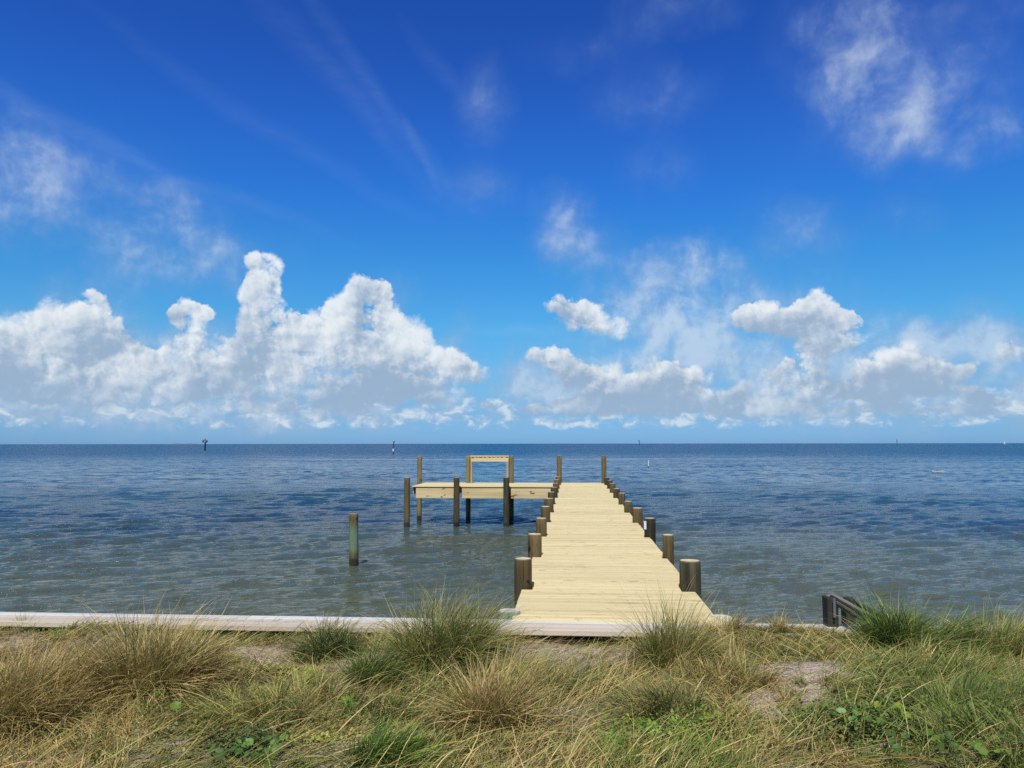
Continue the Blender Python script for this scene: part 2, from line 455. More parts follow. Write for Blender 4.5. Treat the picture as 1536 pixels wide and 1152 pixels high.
M_PILE = m_pile('treated_pile', (.060, .040, .015), (.150, .105, .042), (.085, .075, .030), (.62, .50, .28))
M_PILE_D = m_pile('dark_pile', (.018, .017, .009), (.075, .068, .038), (.036, .038, .022), (.52, .42, .24))
M_PILE_P = m_pile('post_pile', (.12, .090, .038), (.26, .20, .095), (.15, .13, .06), (.5, .42, .25))
M_PILE_G = m_pile('green_pile', (.06, .048, .02), (.17, .14, .06), (.09, .09, .04), (.25, .22, .14), green=.75)
M_PILE_W = m_pile('pale_pile', (.14, .22, .16), (.40, .46, .37), (.10, .24, .16), (.48, .47, .38), wet=False)

# water
def m_water():
    m, nt = mat_new('bay_water'); T = NT(nt)
    wp = ocoord(T); c = xyz(T, wp)
    flat = comb(T, c[0], c[1], 0.0)
    dist = T.v('LENGTH', flat)
    # crest-aligned coordinates
    pr = T.mapping(T.mapping(flat, (0, 0, 0), (0, 0, R(-20))), sc=(.22, 1, 1))
    prw = warp(T, pr, .8, .30, 2)
    w1 = T.noise2(prw, 4.6, 3, .5)
    wr1 = T.m('SUBTRACT', 1.0, T.m('ABSOLUTE', T.m('MULTIPLY_ADD', w1, 3.0, -1.5)))
    w2 = T.noise2(T.mapping(flat, (5, 8, 0), (0, 0, R(10)), (.5, 1, 1)), 15.0, 2, .5)
    h = T.m('ADD', T.m('MULTIPLY', wr1, .074), T.m('MULTIPLY', w2, .016))
    gust = T.noise2(T.mapping(flat, (0, 0, 0), (0, 0, 0), (.30, 1, 1)), .06, 4, .6)
    gk = T.ss(gust, .3, .7, .75, 1.2)
    h = T.m('MULTIPLY', h, gk)
    nb = nt.nodes.new('ShaderNodeBump'); T.l(h, nb.inputs['Height']); nb.inputs['Strength'].default_value = 1.0
    nb.inputs['Distance'].default_value = 1.0
    # far off the ripples are given as slopes, so that they do not fade with distance
    s1 = T.v('SUBTRACT', T.noise2(T.mapping(T.mapping(flat, (9, 4, 0), (0, 0, R(-14))), sc=(.40, 1, 1)), 1.6, 4, .65, 0, 'Color'), (.5, .5, .5))
    s2 = T.v('SUBTRACT', T.noise2(T.mapping(flat, (1, 7, 0), (0, 0, R(8)), (.30, 1, 1)), .22, 5, .7, 0, 'Color'), (.5, .5, .5))
    sl_ = T.v('ADD', T.v('MULTIPLY', s1, (.9, 1.45, 0)), T.v('MULTIPLY', s2, (.35, .6, 0)))
    sl_ = T.v('SCALE', sl_, gk)
    nf = T.v('NORMALIZE', T.v('ADD', sl_, (0, -.05, 1)))
    farw = T.ss(dist, 22, 90)
    nmix = T.n('ShaderNodeMix', data_type='VECTOR'); T.l(farw, nmix.inputs[0]); T.l(nb.outputs[0], nmix.inputs[4]); T.l(nf, nmix.inputs[5])
    nd_out = T.v('NORMALIZE', nmix.outputs[1])
    # body colour of the murky shallows going over to blue deep water, with darker weed beds
    t = T.ss(T.m('ADD', dist, T.m('MULTIPLY', T.m('SUBTRACT', gust, .5), 20)), 9, 48)
    body = T.mix(t, (.086, .096, .046), (.022, .060, .082))
    body = T.mix(T.ss(dist, 45, 220), body, (.004, .055, .105))
    by = T.m('ADD', c[1], T.m('MULTIPLY', T.m('SUBTRACT', T.noise(flat, .09, 4, .6), .5), 14))
    bed = T.m('MULTIPLY', T.ss(by, 24, 30), T.ss(by, 36, 44, 1, 0))
    bn = T.noise(T.mapping(flat, (2, 9, 0), (0, 0, 0), (.16, 1, 1)), .5, 7, .68)
    bed = T.m('MULTIPLY', bed, T.ss(bn, .40, .66))
    body = T.mix(T.m('MULTIPLY', bed, .75), body, (.006, .024, .070))
    # pale line of foam far out
    fy = T.m('ADD', c[1], T.m('MULTIPLY', T.m('SUBTRACT', T.noise(flat, .012, 2, .5), .5), 6))
    fl = T.m('MULTIPLY', T.ss(fy, 150, 153.5), T.ss(fy, 155, 158.5, 1, 0))
    fn = T.noise(T.mapping(flat, sc=(.5, 1.5, 1)), .8, 3, .6)
    fl = T.m('MULTIPLY', T.m('MULTIPLY', fl, T.ss(fn, .42, .6)), T.m('MULTIPLY', T.ss(c[0], -52, -35), T.ss(c[0], 40, 75, 1, 0)))
    sh = T.principled(body, T.ss(dist, 20, 300, .07, .30), nd_out, .5)
    sh.inputs['IOR'].default_value = 1.333
    foam = T.principled((.55, .6, .62), .8)
    mx = T.n('ShaderNodeMixShader'); T.l(T.m('MULTIPLY', fl, .65), mx.inputs[0]); T.l(sh.outputs[0], mx.inputs[1]); T.l(foam.outputs[0], mx.inputs[2])
    T.out(mx.outputs[0]); return m
M_WATER = m_water()

def m_ground():
    m, nt = mat_new('sandy_soil'); T = NT(nt)
    p = ocoord(T)
    a = T.noise(p, 1.1, 5, .6); b = T.noise(p, 9, 6, .65); c = T.noise(p, 90, 4, .7)
    sand = T.mix(T.ss(c, .3, .7), (.34, .27, .205), (.62, .53, .44))
    soil = T.mix(T.ss(b, .3, .7), (.055, .042, .024), (.17, .125, .07))
    colr = T.mix(T.ss(T.m('ADD', a, T.m('MULTIPLY', b, .35)), .52, .80), sand, soil)
    at_ = nt.nodes.new('ShaderNodeAttribute'); at_.attribute_name = 'sand'
    colr = T.mix(at_.outputs['Fac'], colr, sand)
    colr = T.mix(T.ss(T.noise(p, 30, 3, .6), .58, .7, 0, .6), colr, (.16, .12, .075))
    bu = T.bump(T.m('ADD', T.m('MULTIPLY', b, 1.0), T.m('MULTIPLY', c, .4)), .8, .03)
    T.out(T.principled(colr, .95, bu, .1).outputs[0]); return m
M_GROUND = m_ground()

def m_blade(name, transl=.20, rough=.55):
    m, nt = mat_new(name); T = NT(nt)
    at_ = nt.nodes.new('ShaderNodeAttribute'); at_.attribute_name = 'tint'
    sh = T.principled(at_.outputs['Color'], rough, None, .25)
    tr = T.n('ShaderNodeBsdfTranslucent'); T.l(at_.outputs['Color'], tr.inputs[0])
    mx = T.n('ShaderNodeMixShader'); mx.inputs[0].default_value = transl
    T.l(sh.outputs[0], mx.inputs[1]); T.l(tr.outputs[0], mx.inputs[2])
    T.out(mx.outputs[0]); return m
M_BLADE = m_blade('grass_blade')
M_LEAF = m_blade('glossy_leaf', .25, .48)

def m_plain(name, colr, rough=.6, spec=.3, metal=0, nscale=6):
    m, nt = mat_new(name); T = NT(nt)
    n = T.noise(ocoord(T, False), nscale, 4, .6)
    cc = T.mix(n, tuple(k * .75 for k in colr), tuple(min(1, k * 1.15) for k in colr))
    sh = T.principled(cc, rough, None, spec); sh.inputs['Metallic'].default_value = metal
    T.out(sh.outputs[0]); return m
M_WHITE = m_plain('white_paint', (.75, .75, .72))
M_DARKM = m_plain('dark_marker', (.02, .022, .03))
M_REDM = m_plain('red_board', (.18, .03, .03))
M_GREENM = m_plain('green_board', (.02, .08, .06))
M_ISLE = m_plain('far_shore', (.10, .16, .19), .9, .1, 0, .01)
M_STEEL = m_plain('galvanised_steel', (.38, .38, .37), .45, .5, .8)

# ------------------------------------------------------------------ pier frame of reference
YAW = math.atan(.0778)                   # the pier runs 4.4 degrees to the right
AX = Vector((math.sin(YAW), math.cos(YAW), 0)); PX = Vector((math.cos(YAW), -math.sin(YAW), 0))
PW = 1.88                                          # deck width
OFF = .375
def pier(u, v, z=0):                               # u across (from centre line), v along
    o = Vector((OFF, 0, 0)) + PX * u + AX * v
    return Vector((o.x, o.y, z))
V0, V1 = 7.15, 31.78

root = empty('wooden_pier', pier(0, V0, 0), 'long new pale yellow pine pier with short round pilings running out over the water', 'pier')
root.rotation_euler = (0, 0, -YAW)
bpy.context.view_layer.update()
# parts are modelled in pier-local coordinates: x across, y along from the landward end
def loc(u, v): return (u, v - V0)

def board_strip(bm, x0, x1, yc, w, z, t, notches):
    """one deck board cut back where a piling stands in its way"""
    a, b = x0, x1
    for (nx, ny, nr) in notches:
        dy = abs(yc - ny) - w * .5
        if dy < nr:
            if nx < (x0 + x1) / 2: a = max(a, nx + nr)
            else: b = min(b, nx - nr)
    ja = random.uniform(-.004, .004); jz = random.uniform(-.0015, .0015)
    if b - a > .05:
        box(bm, ((a + b) / 2 + ja, yc, z - t / 2 + jz), (b - a, w - random.uniform(.004, .011), t))

rp = [(1025,1054,884),(991,1008,838),(967,984,807),(948,966,787),(935,949,770),(926,937,757.5),(920,930,747.5),(913,924,740),(909,919,734)]
PITCHP = 2.39
piles = []
for k in range(10):
    v = 8.80 + PITCHP * k
    rL = .103 + random.uniform(-.008, .008)
    piles.append((-PW / 2 + .02 + random.uniform(-.015, .015), v, rL, .30 + random.uniform(-.012, .012), 'L', k))
    rR = [.118, .079, .098, .105, .097, .092, .10, .10, .10, .10][k]
    piles.append((PW / 2 + .005 + random.uniform(-.012, .012) + (.035 if k == 1 else 0), v + random.uniform(-.05, .05), rR,
                  [.30, .305, .315, .29, .25, .285, .27, .30, .29, .28][k], 'R', k))
bm = bmesh.new()
notch = [(p[0], p[1] - V0, p[2] + .012) for p in piles]
tall = [(-PW / 2 + .02, 31.62 - V0, .12), (PW / 2 - .02, 31.62 - V0, .12)]
y = .07
while y < V1 - V0:
    board_strip(bm, -PW / 2, PW / 2, y, .1420, DECK, .036, notch + tall)
    y += .1425
deck = from_bm('deck', bm, M_DECK, root, bevel=.003)
for (u, v, r, h, side, k) in piles:
    dark = (side == 'R' and k in (0, 2, 8, 9)) or (side == 'L' and k in (5, 6))
    x_, y_ = loc(u, v)
    b_, top = pile_bm(0, 0, -1.2, DECK + h, r, (random.uniform(-.015, .015), random.uniform(-.015, .015)), seed=k * 7 + (side == 'R') * 3)
    b_.faces.new(top)
    o = from_bm('piling', b_, M_PILE_D if dark else M_PILE, root, smooth=False)
    for pl in o.data.polygons: pl.use_smooth = len(pl.vertices) == 4
    o.location = (x_, y_, 0)
    if side == 'R' and k == 2:
        tb = bmesh.new(); box(tb, (-.085, -.075, DECK + .20), (.05, .004, .14), Matrix.Rotation(R(-46), 3, 'Z'))
        from_bm('tag', tb, M_WHITE, o)
# joists and side beams
for sx in (-1, 1):
    b_ = bmesh.new()
    L_ = V1 - V0 - .05
    box(b_, (sx * (PW / 2 - .17), L_ / 2 + .2, DECK - .036 - .13), (.045, L_ - .5, .25))
    from_bm('stringer', b_, M_BEAM, root)
b_ = bmesh.new(); box(b_, (0, (V1 - V0) / 2 + .2, DECK - .036 - .13), (.045, V1 - V0 - .6, .25)); from_bm('stringer', b_, M_BEAM, root)
for k in range(10):
    b_ = bmesh.new(); v = 8.80 + PITCHP * k - V0
    box(b_, (0, v + .13, DECK - .036 - .26 - .12), (PW - .02, .045, .23)); from_bm('cross_beam', b_, M_BEAM, root)

# --- side platform at the head
pl_u0 = -PW / 2 - 5.50; PV0, PV1 = 29.05, 31.85
bm = bmesh.new()
def luz(px, py, z=0.):                             # photo pixel on the plane z -> pier u, v
    w = at(px, py, z) - Vector((OFF, 0, z)); return w.dot(PX), w.dot(AX)
near_posts = [luz(px, 790.3) for px in (610.3, 684.7, 759.5)]
far_posts = [luz(px, 780.3) for px in (628.5, 702, 767)]
end_posts = [(-PW / 2 + .035, 31.62), (PW / 2 - .03, 31.62)]
print('NP', near_posts, far_posts, luz(615, 729.8, 1.5), luz(624.5, 722.8, 1.5), luz(838, 724.2, 1.5), luz(634, 684, 2.6))
x = pl_u0 + .07
pv = PV0
yy = PV0 - V0 + .07
while yy < PV1 - V0 - .04:
    # boards of the side platform run parallel to the shore as on the pier
    board_strip(bm, pl_u0, -PW / 2 - .12, yy, .142, DECK - .002, .036,
                [])
    yy += .1425
from_bm('platform_deck', bm, M_DECK, root, bevel=.003)
ny = PV0 - V0
segs = [pl_u0 + .1, near_posts[1][0], near_posts[2][0], -PW / 2 - .16]
for i in range(3):
    b_ = bmesh.new()
    a, b = segs[i] + (.03 if i == 0 else .16), segs[i + 1] - .03
    box(b_, ((a + b) / 2, ny + .055, DECK - .072 - .195), (b - a, .045, .385)); from_bm('fascia_board', b_, M_BEAM, root, bevel=.004)
for vy, zt, hh in ((ny + .55, .05, .24), (ny + 1.35, .05, .24), (ny + 2.1, .05, .24), (ny + 2.6, .06, .36)):
    b_ = bmesh.new(); a, b = pl_u0 + .05, -PW / 2 - .2
    box(b_, ((a + b) / 2, vy, DECK - zt - hh / 2), (b - a, .045, hh)); from_bm('joist', b_, M_BEAM, root)
b_ = bmesh.new(); box(b_, (pl_u0 + .022, ny + 1.36, DECK - .045 - .14), (.04, 2.5, .27)); from_bm('end_board', b_, M_BEAMV, root)

def post(u, v, r, ztop, m, seed):
    b_, top = pile_bm(0, 0, -1.2, ztop, r, (0, 0), seed=seed); b_.faces.new(top)
    o = from_bm('piling', b_, m, root)
    for pl in o.data.polygons: pl.use_smooth = len(pl.vertices) == 4
    o.location = (*loc(u, v), 0); return o
for i, (u, v) in enumerate(near_posts): post(u, v - .02, .112, 1.84, M_PILE_D if i == 2 else M_PILE, 40 + i)
for i, (u, v) in enumerate(far_posts): post(u, v + .05, .098, 2.60, M_PILE_P, 50 + i)
for i, (u, v) in enumerate(end_posts): post(u, v, .10, 2.61, M_PILE_P, 60 + i)
# gate-like frame between the two tall posts
uL, uR = far_posts[1][0] + .11, far_posts[2][0] - .10
vy = far_posts[1][1] - V0
b_ = bmesh.new(); box(b_, ((uL + uR) / 2, vy - .05, 2.47), (uR - uL, .05, .20)); cbar = from_bm('crossbar', b_, M_BEAM, root, bevel=.004)
b_ = bmesh.new(); box(b_, ((uL + uR) / 2, vy - .02, 2.592), (uR - uL + .03, .15, .036)); from_bm('crossbar_cap', b_, M_DECK, root, bevel=.004)
for i in range(9):
    b_ = bmesh.new()
    xx = uL + (uR - uL) * (i + .5) / 9 + random.uniform(-.02, .02)
    box(b_, (0, -.028, .075), (.085 * random.uniform(.6, 1.2), .006, .018))
    o = from_bm('strap', b_, M_OLD, cbar); o.location = (xx, vy - .05, 2.47)
for xx, mm in ((uL + .035, M_BEAMV), (uR - .045, M_BEAMV)):
    b_ = bmesh.new(); box(b_, (xx, vy - .06, (DECK + 2.37) / 2), (.07, .10, 2.37 - DECK)); from_bm('frame_upright', b_, mm, root, bevel=.004)

# ------------------------------------------------------------------ seawall
cr0, cr1 = at(0, 918.5, CAPZ), at(740, 929.8, CAPZ)
cf0, cf1 = at(0, 933.5, CAPZ), at(740, 944.2, CAPZ)
wdir = (cr1 - cr0).normalized(); wn = Vector((-wdir.y, wdir.x, 0))
mid = (cr0 + cf0) / 2; CW = .36
# origin where the seawall passes the pier
wo_ = cr0 + wdir * 5.6; wo_.z = 0; WANG = math.atan2(wdir.y, wdir.x)
sw = empty('seawall', wo_, 'low timber seawall with pale weathered cap boards between the grass and the water', 'seawall', rz=WANG)
# local: x along the wall, y: 0 at waterside edge of the cap, -CW at the landward edge
for nm, y0_, y1_, m_, x0_, dz_ in (('cap', -CW, -.115, M_CAP, -22.9, 0.0), ('cap_strip', -.110, 0.0, M_CAPW, -21.4, .006)):
    bm = bmesh.new()
    xs = x0_
    while xs < 24:
        ln = 3.66
        box(bm, (xs + ln / 2, (y0_ + y1_) / 2 + random.uniform(-.002, .002), CAPZ - .024 + dz_ + random.uniform(-.001, .001)), (ln - .005, y1_ - y0_, .048))
        xs += ln
    from_bm(nm, bm, m_, sw, bevel=.004)
bm = bmesh.new()
xs = -22
while xs < 24:
    box(bm, (xs + .15, -.14, CAPZ - .05 - 1.1), (.292, .05, 2.2), jit=.002); xs += .30
from_bm('sheet_board', bm, M_FACE, sw)
bm = bmesh.new(); box(bm, (1, -CW + .09, CAPZ - .05 - .25), (46, .05, .40)); from_bm('back_board', bm, M_FACE, sw)
for xl, r_, m_ in ((None, .12, M_PILE_W), (None, .12, M_PILE_W)):
    pass
def wall_local(px, py, z):
    p = at(px, py, z) - wo_; return p.dot(wdir), p.dot(wn)
for (px, py, zt) in ((764, 916, 1.53), (1080, 923, 1.50)):
    xl, yl = wall_local(px, py, zt)
    b_, top = pile_bm(0, 0, -1.0, zt, .105, seed=int(px)); b_.faces.new(top)
    o = from_bm('piling', b_, M_PILE_W, sw); o.location = (xl, .16, 0)
    for pl in o.data.polygons: pl.use_smooth = len(pl.vertices) == 4
for xl in (-19, -16.5, -14, -11.5, -9, -6.5, -4, -1.5, 5.6, 8, 10.5, 13, 15.5, 18, 20.5):
    b_, top = pile_bm(0, 0, -1.0, 1.05, .11, seed=int(xl * 3)); b_.faces.new(top)
    o = from_bm('piling', b_, M_PILE_W, sw); o.location = (xl, .13, 0)
    for pl in o.data.polygons: pl.use_smooth = len(pl.vertices) == 4

# ------------------------------------------------------------------ ground
def wall_y(x):                                     # world y of the landward cap edge at world x
    p = wo_ - wn * (CW - .07); return p.y + (x - p.x) * wdir.y / wdir.x
SANDS = [(385,985,70,16),(450,1000,60,10),(850,983,95,22),(930,992,50,14),(1205,1040,75,34),(15,965,40,16),(540,985,45,14),(1150,1070,40,22),(560,1120,50,14),(470,1130,50,14),(1100,1000,30,10)]
SANDW = []
for (px, py, rx, ry) in SANDS:
    c_ = at(px, py, 1.38); e_ = at(px + rx, py, 1.38); f_ = at(px, py - ry, 1.38)
    SANDW.append((c_.x, c_.y, abs(e_.x - c_.x), abs(f_.y - c_.y)))
def sandf(x, y):
    s = np.zeros_like(x)
    for (cx, cy, rx, ry) in SANDW:
        wob = np.sin(x * 13 + 2.1 * np.sin(y * 17)) * .5 + np.sin(x * 31 + y * 23) * .35 + np.sin(y * 41 - x * 19 + 2 * np.sin(x * 11)) * .35
        q = ((x - cx) / rx) ** 2 + ((y - cy) / ry) ** 2 + .55 * wob
        q = np.maximum(q, 0)
        s = np.maximum(s, np.exp(-q ** 2 * .9))
    return s
_ph = rng.uniform(0, 6.28, (24, 2)); _k = []
for i in range(24):
    a = rng.uniform(0, 6.28); lam = .35 * 1.16 ** i; _k.append((math.cos(a) * 6.283 / lam, math.sin(a) * 6.283 / lam, .0065 * lam ** .75))
def gz(x, y):
    x = np.asarray(x, float); y = np.asarray(y, float)
    z = np.full_like(x, 1.365)
    for (kx, ky, a), ph in zip(_k, _ph):
        z = z + a * np.sin(kx * x + ky * y + ph[0])
    dw = np.clip((wall_y(x) - y) / .5, 0, 1)
    rise = .14 * (1 / (1 + np.exp(-np.clip((x - 1.95) / .22, -50, 50))))
    z = z * 1.0 + rise + .03 * np.exp(-((x + 3.6) / .6) ** 2)
    z = z - .02 * np.exp(-((x - .6) / .9) ** 2) * (1 - dw)
    z = z + .10 * np.clip((4.5 - y) / 4.5, 0, 1)
    z = z - .045 * np.exp(-((x - .55) / .75) ** 4) * (1 - dw)
    return np.minimum(z, 1.345 + rise * .9 + .9 * dw)
GZ = lambda x, y: float(gz(np.array([x]), np.array([y]))[0])

def gpos(px, py):
    z = 1.38
    for _ in range(4):
        p = at(px, py, z); z = GZ(p.x, p.y)
    return Vector((p.x, p.y, z))

def grid_mesh(name, X, Y, Z, mat, smooth=True):
    nr, nc = X.shape
    me = bpy.data.meshes.new(name)
    co = np.stack([X, Y, Z], -1).reshape(-1, 3).astype(np.float32)
    idx = np.arange(nr * nc).reshape(nr, nc)
    q = np.stack([idx[:-1, :-1], idx[:-1, 1:], idx[1:, 1:], idx[1:, :-1]], -1).reshape(-1, 4)
    me.vertices.add(len(co)); me.vertices.foreach_set('co', co.ravel())
    me.loops.add(q.size); me.loops.foreach_set('vertex_index', q.ravel().astype(np.int32))
    me.polygons.add(len(q)); me.polygons.foreach_set('loop_start', np.arange(0, q.size, 4, dtype=np.int32))
    me.polygons.foreach_set('loop_total', np.full(len(q), 4, np.int32))
    me.update(); me.polygons.foreach_set('use_smooth', np.full(len(q), smooth))
    return link(name, me, mat)

def graded(a0, a1, fine0, fine1, step, grow=1.15):
    m_ = list(np.arange(fine0, fine1, step)); up = [fine1]; s_ = step
    while up[-1] < a1: s_ *= grow; up.append(up[-1] + s_)
    dn = [fine0 - step]; s_ = step
    while dn[-1] > a0: s_ *= grow; dn.append(dn[-1] - s_)
    return np.array(dn[::-1] + m_ + up)
gx = graded(-4000, 4000, -6, 6.5, .03)
tt = graded(-6000, -.001, -4.6, -.001, .025)
tt = tt[tt < 0]; tt = np.append(tt, 0.0)
X, Tt = np.meshgrid(gx, tt)
YW = wall_y(X)
Y = YW + Tt
Z = gz(X, Y)
ground = grid_mesh('ground', X, Y, Z, M_GROUND); tag(ground, kind='structure')
at_ = ground.data.attributes.new('sand', 'FLOAT', 'POINT'); at_.data.foreach_set('value', sandf(X, Y).ravel().astype(np.float32))

# ------------------------------------------------------------------ water
ang = np.radians(np.concatenate([np.linspace(-88, -42, 60)[:-1], np.linspace(-42, 42, 860), np.linspace(42, 88, 60)[1:]]))
rr = [5.2]
while rr[-1] < 26000:
    d = rr[-1]; rr.append(d * (1.0032 if d < 55 else 1.0055 if d < 110 else 1.0055 + .0009 * (d / 110) ** .8 if d < 600 else 1.10))
rr = np.array(rr)
A_, R_ = np.meshgrid(ang, rr)
X = R_ * np.sin(A_); Y = R_ * np.cos(A_); Z = np.zeros_like(X)
cell = R_ * np.where(R_ < 55, .0032, .0055)
dx = np.zeros_like(X); dy = np.zeros_like(X)
wr = np.random.default_rng(11)
near = R_ < 420
for i in range(170):
    lam = .17 * (13 ** (wr.uniform() ** 1.1))
    th = R(-66) + wr.normal(0, R(15 if lam > .7 else 26))
    k_ = 6.2832 / lam; kx, ky = k_ * math.cos(th), k_ * math.sin(th)
    amp = .0060 * lam ** .92 * wr.uniform(.5, 1.2) * (.8 if lam < .9 else .85)
    ph = wr.uniform(0, 6.28)
    fade = np.clip((lam / cell - 2.6) / 3, 0, 1)
    arg = kx * X + ky * Y + ph
    sn, cs = np.sin(arg), np.cos(arg)
    Z += amp * cs * fade; dx -= amp * .9 * math.cos(th) * sn * fade; dy -= amp * .9 * math.sin(th) * sn * fade
grp = .72 + .28 * np.sin(X * .31 + Y * .17 + 1) * np.sin(Y * .23 - X * .11)
Z *= grp; X = X + dx * grp; Y = Y + dy * grp
water = grid_mesh('water', X, Y, Z, M_WATER); tag(water, kind='structure')

# ------------------------------------------------------------------ things in the water
def pile_thing(name, x, y, z1, r, lean, mat, label, cat, seed):
    b_, top = pile_bm(0, 0, -1.2, z1, r, lean, seed=seed); b_.faces.new(top)
    o = from_bm(name, b_, mat); o.location = (x, y, 0)
    for pl in o.data.polygons: pl.use_smooth = len(pl.vertices) == 4
    return tag(o, label, cat)
p = at(532.3, 849, 0)
pile_thing('mooring_pile', p.x, p.y, 1.32, .117, (-.05, 0), M_PILE_G, 'lone green stained round pile standing in the shallow water', 'mooring pile', 5)

# channel marker with boards and a resting bird
def cyl(bm, a, b, r0, r1=None, seg=10):
    a = Vector(a); b = Vector(b); r1 = r0 if r1 is None else r1
    q = (b - a).to_track_quat('Z', 'Y')
    ra = [bm.verts.new(a + q @ Vector((r0 * math.cos(t), r0 * math.sin(t), 0))) for t in [math.tau * i / seg for i in range(seg)]]
    rb = [bm.verts.new(b + q @ Vector((r1 * math.cos(t), r1 * math.sin(t), 0))) for t in [math.tau * i / seg for i in range(seg)]]
    for i in range(seg):
        j = (i + 1) % seg; bm.faces.new((ra[i], ra[j], rb[j], rb[i]))
    bm.faces.new(ra[::-1]); bm.faces.new(rb)
def marker(px, pyb, ztop_px, d, label, r, kind):
    b0 = at(px, pyb, 0) if d is None else None
    if b0 is None:
        q = at_d(px, 665, d); b0 = Vector((q.x, q.y, 0))
    zt = at_d(px, ztop_px, b0.y).z
    e = empty('channel_marker', b0, label, 'channel marker', 'channel markers out in the bay')
    bm = bmesh.new()
    return e, bm, zt
e, bm, zt = marker(307.5, 675.5, 659.5, None, 'thick dark channel marker post with boards sticking out at its top', .5, 0)
cyl(bm, (0, 0, -2), (0, 0, zt * .78), .42, .36); from_bm('pole', bm, M_DARKM, e)
for (ox, oz, w_, h_, tilt) in ((-.95, .86, .62, 1.35, 12), (.85, .84, .8, 1.05, -12), (.05, .98, .5, .9, 3)):
    bm = bmesh.new(); box(bm, (ox, -.3, zt * oz), (w_, .08, h_), Matrix.Rotation(R(tilt), 3, 'Y')); from_bm('board', bm, M_DARKM, e)
bm = bmesh.new(); cyl(bm, (-1.1, -.1, zt * .80), (1.1, -.1, zt * .80), .10); cyl(bm, (-.9, -.2, zt * .78), (-.95, -.2, zt * .9), .07); cyl(bm, (.8, -.2, zt * .78), (.85, -.2, zt * .9), .07)
from_bm('bracket', bm, M_DARKM, e)
e, bm, zt = marker(589.8, 681.5, 661.5, None, 'slim dark marker pole with a white patch near the water, above the platform', .2, 0)
cyl(bm, (0, 0, -2), (.12, 0, zt * .96), .15, .12); from_bm('pole', bm, M_DARKM, e)
bm = bmesh.new(); cyl(bm, (.0, 0, zt * .22), (.03, 0, zt * .42), .19, .19); from_bm('white_band', bm, M_WHITE, e)
bm = bmesh.new(); box(bm, (.28, -.1, zt * .95), (.34, .06, .34), Matrix.Rotation(R(20), 3, 'Y')); from_bm('board', bm, M_DARKM, e)
e, bm, zt = marker(972.5, 701.5, 690.5, None, 'thin white marker stick in the water right of the pier end', .1, 0)
cyl(bm, (0, 0, -1), (0, 0, zt * .22), .05, .05); from_bm('pole', bm, M_DARKM, e)
bm = bmesh.new(); cyl(bm, (0, 0, zt * .2), (.06, 0, zt), .055, .05); from_bm('white_sleeve', bm, M_WHITE, e)
e, bm, zt = marker(959, 666, 660.5, 1500, 'tiny far channel marker with square board on the horizon right of the pier', .4, 0)
cyl(bm, (0, 0, -2), (0, 0, zt), .55, .5); from_bm('pole', bm, M_DARKM, e)
bm = bmesh.new(); box(bm, (-.6, -.6, zt - 1), (2.4, .1, 2.0)); from_bm('board', bm, M_GREENM, e)
e, bm, zt = marker(1345.5, 666, 658.8, 1200, 'thin reddish far marker pole on the horizon near the right side', .4, 0)
cyl(bm, (0, 0, -2), (0, 0, zt), .5, .4); from_bm('pole', bm, M_REDM, e)
bm = bmesh.new(); box(bm, (0, -.5, zt - 2.4), (1.1, .1, 1.8)); from_bm('board', bm, M_REDM, e)
# far sail
q = at_d(1507, 665, 2400)
sb = empty('sailboat', (q.x, q.y, 0), 'tiny white sailboat on the horizon at the far right', 'sailboat')
bm = bmesh.new()
hv = [(-4, 0, 0.1), (4.4, 0, .1), (4.8, 0, 1.1), (-4.2, 0, 1.1)]
for s_ in (0,):
    vs = [bm.verts.new(v_) for v_ in ((-4, -.6, -.2), (4.2, 0, -.2), (-4, .6, -.2), (-4.2, -1.2, 1.1), (5.2, 0, 1.4), (-4.2, 1.2, 1.1))]
    for f_ in ((0, 2, 1), (3, 4, 5), (0, 1, 4, 3), (1, 2, 5, 4), (2, 0, 3, 5)): bm.faces.new([vs[i] for i in f_])
from_bm('hull', bm, M_WHITE, sb)
bm = bmesh.new(); cyl(bm, (.4, 0, 1), (.4, 0, 9.5), .08); from_bm('mast', bm, M_WHITE, sb)
bm = bmesh.new(); vs = [bm.verts.new(v_) for v_ in ((.3, -.03, 2), (.3, -.03, 9.2), (-3.4, -.03, 2), (.3, .03, 2), (.3, .03, 9.2), (-3.4, .03, 2))]
for f_ in ((0, 1, 2), (5, 4, 3), (0, 3, 4, 1), (1, 4, 5, 2), (2, 5, 3, 0)): bm.faces.new([vs[i] for i in f_])
from_bm('sail', bm, M_WHITE, sb)

# white float lying on the water
q = at(1407.5, 709, 0)
fl = empty('float', (q.x, q.y, .02), 'long low white float lying on the open water at right', 'float')
bm = bmesh.new(); vs = []
for (x_, w_, z0_, z1_) in ((-.66, .05, .08, .16), (-.5, .2, .0, .17), (-.1, .26, -.02, .13), (.35, .25, -.02, .15), (.58, .16, .02, .17), (.70, .05, .08, .15)):
    vs.append([bm.verts.new(v_) for v_ in ((x_, -w_, z1_), (x_, w_, z1_), (x_, w_ * .7, z0_), (x_, -w_ * .7, z0_))])
for a, b in zip(vs[:-1], vs[1:]):
    for i in range(4): bm.faces.new((a[i], a[(i + 1) % 4], b[(i + 1) % 4], b[i]))
bm.faces.new(vs[0][::-1]); bm.faces.new(vs[-1])
from_bm('body', bm, M_WHITE, fl, bevel=.01)
bm = bmesh.new(); cyl(bm, (-.08, -.15, .1), (-.08, .15, .1), .035); cyl(bm, (-.08, -.12, .1), (-.08, -.14, -.12), .02); from_bm('handle', bm, M_DARKM, fl)

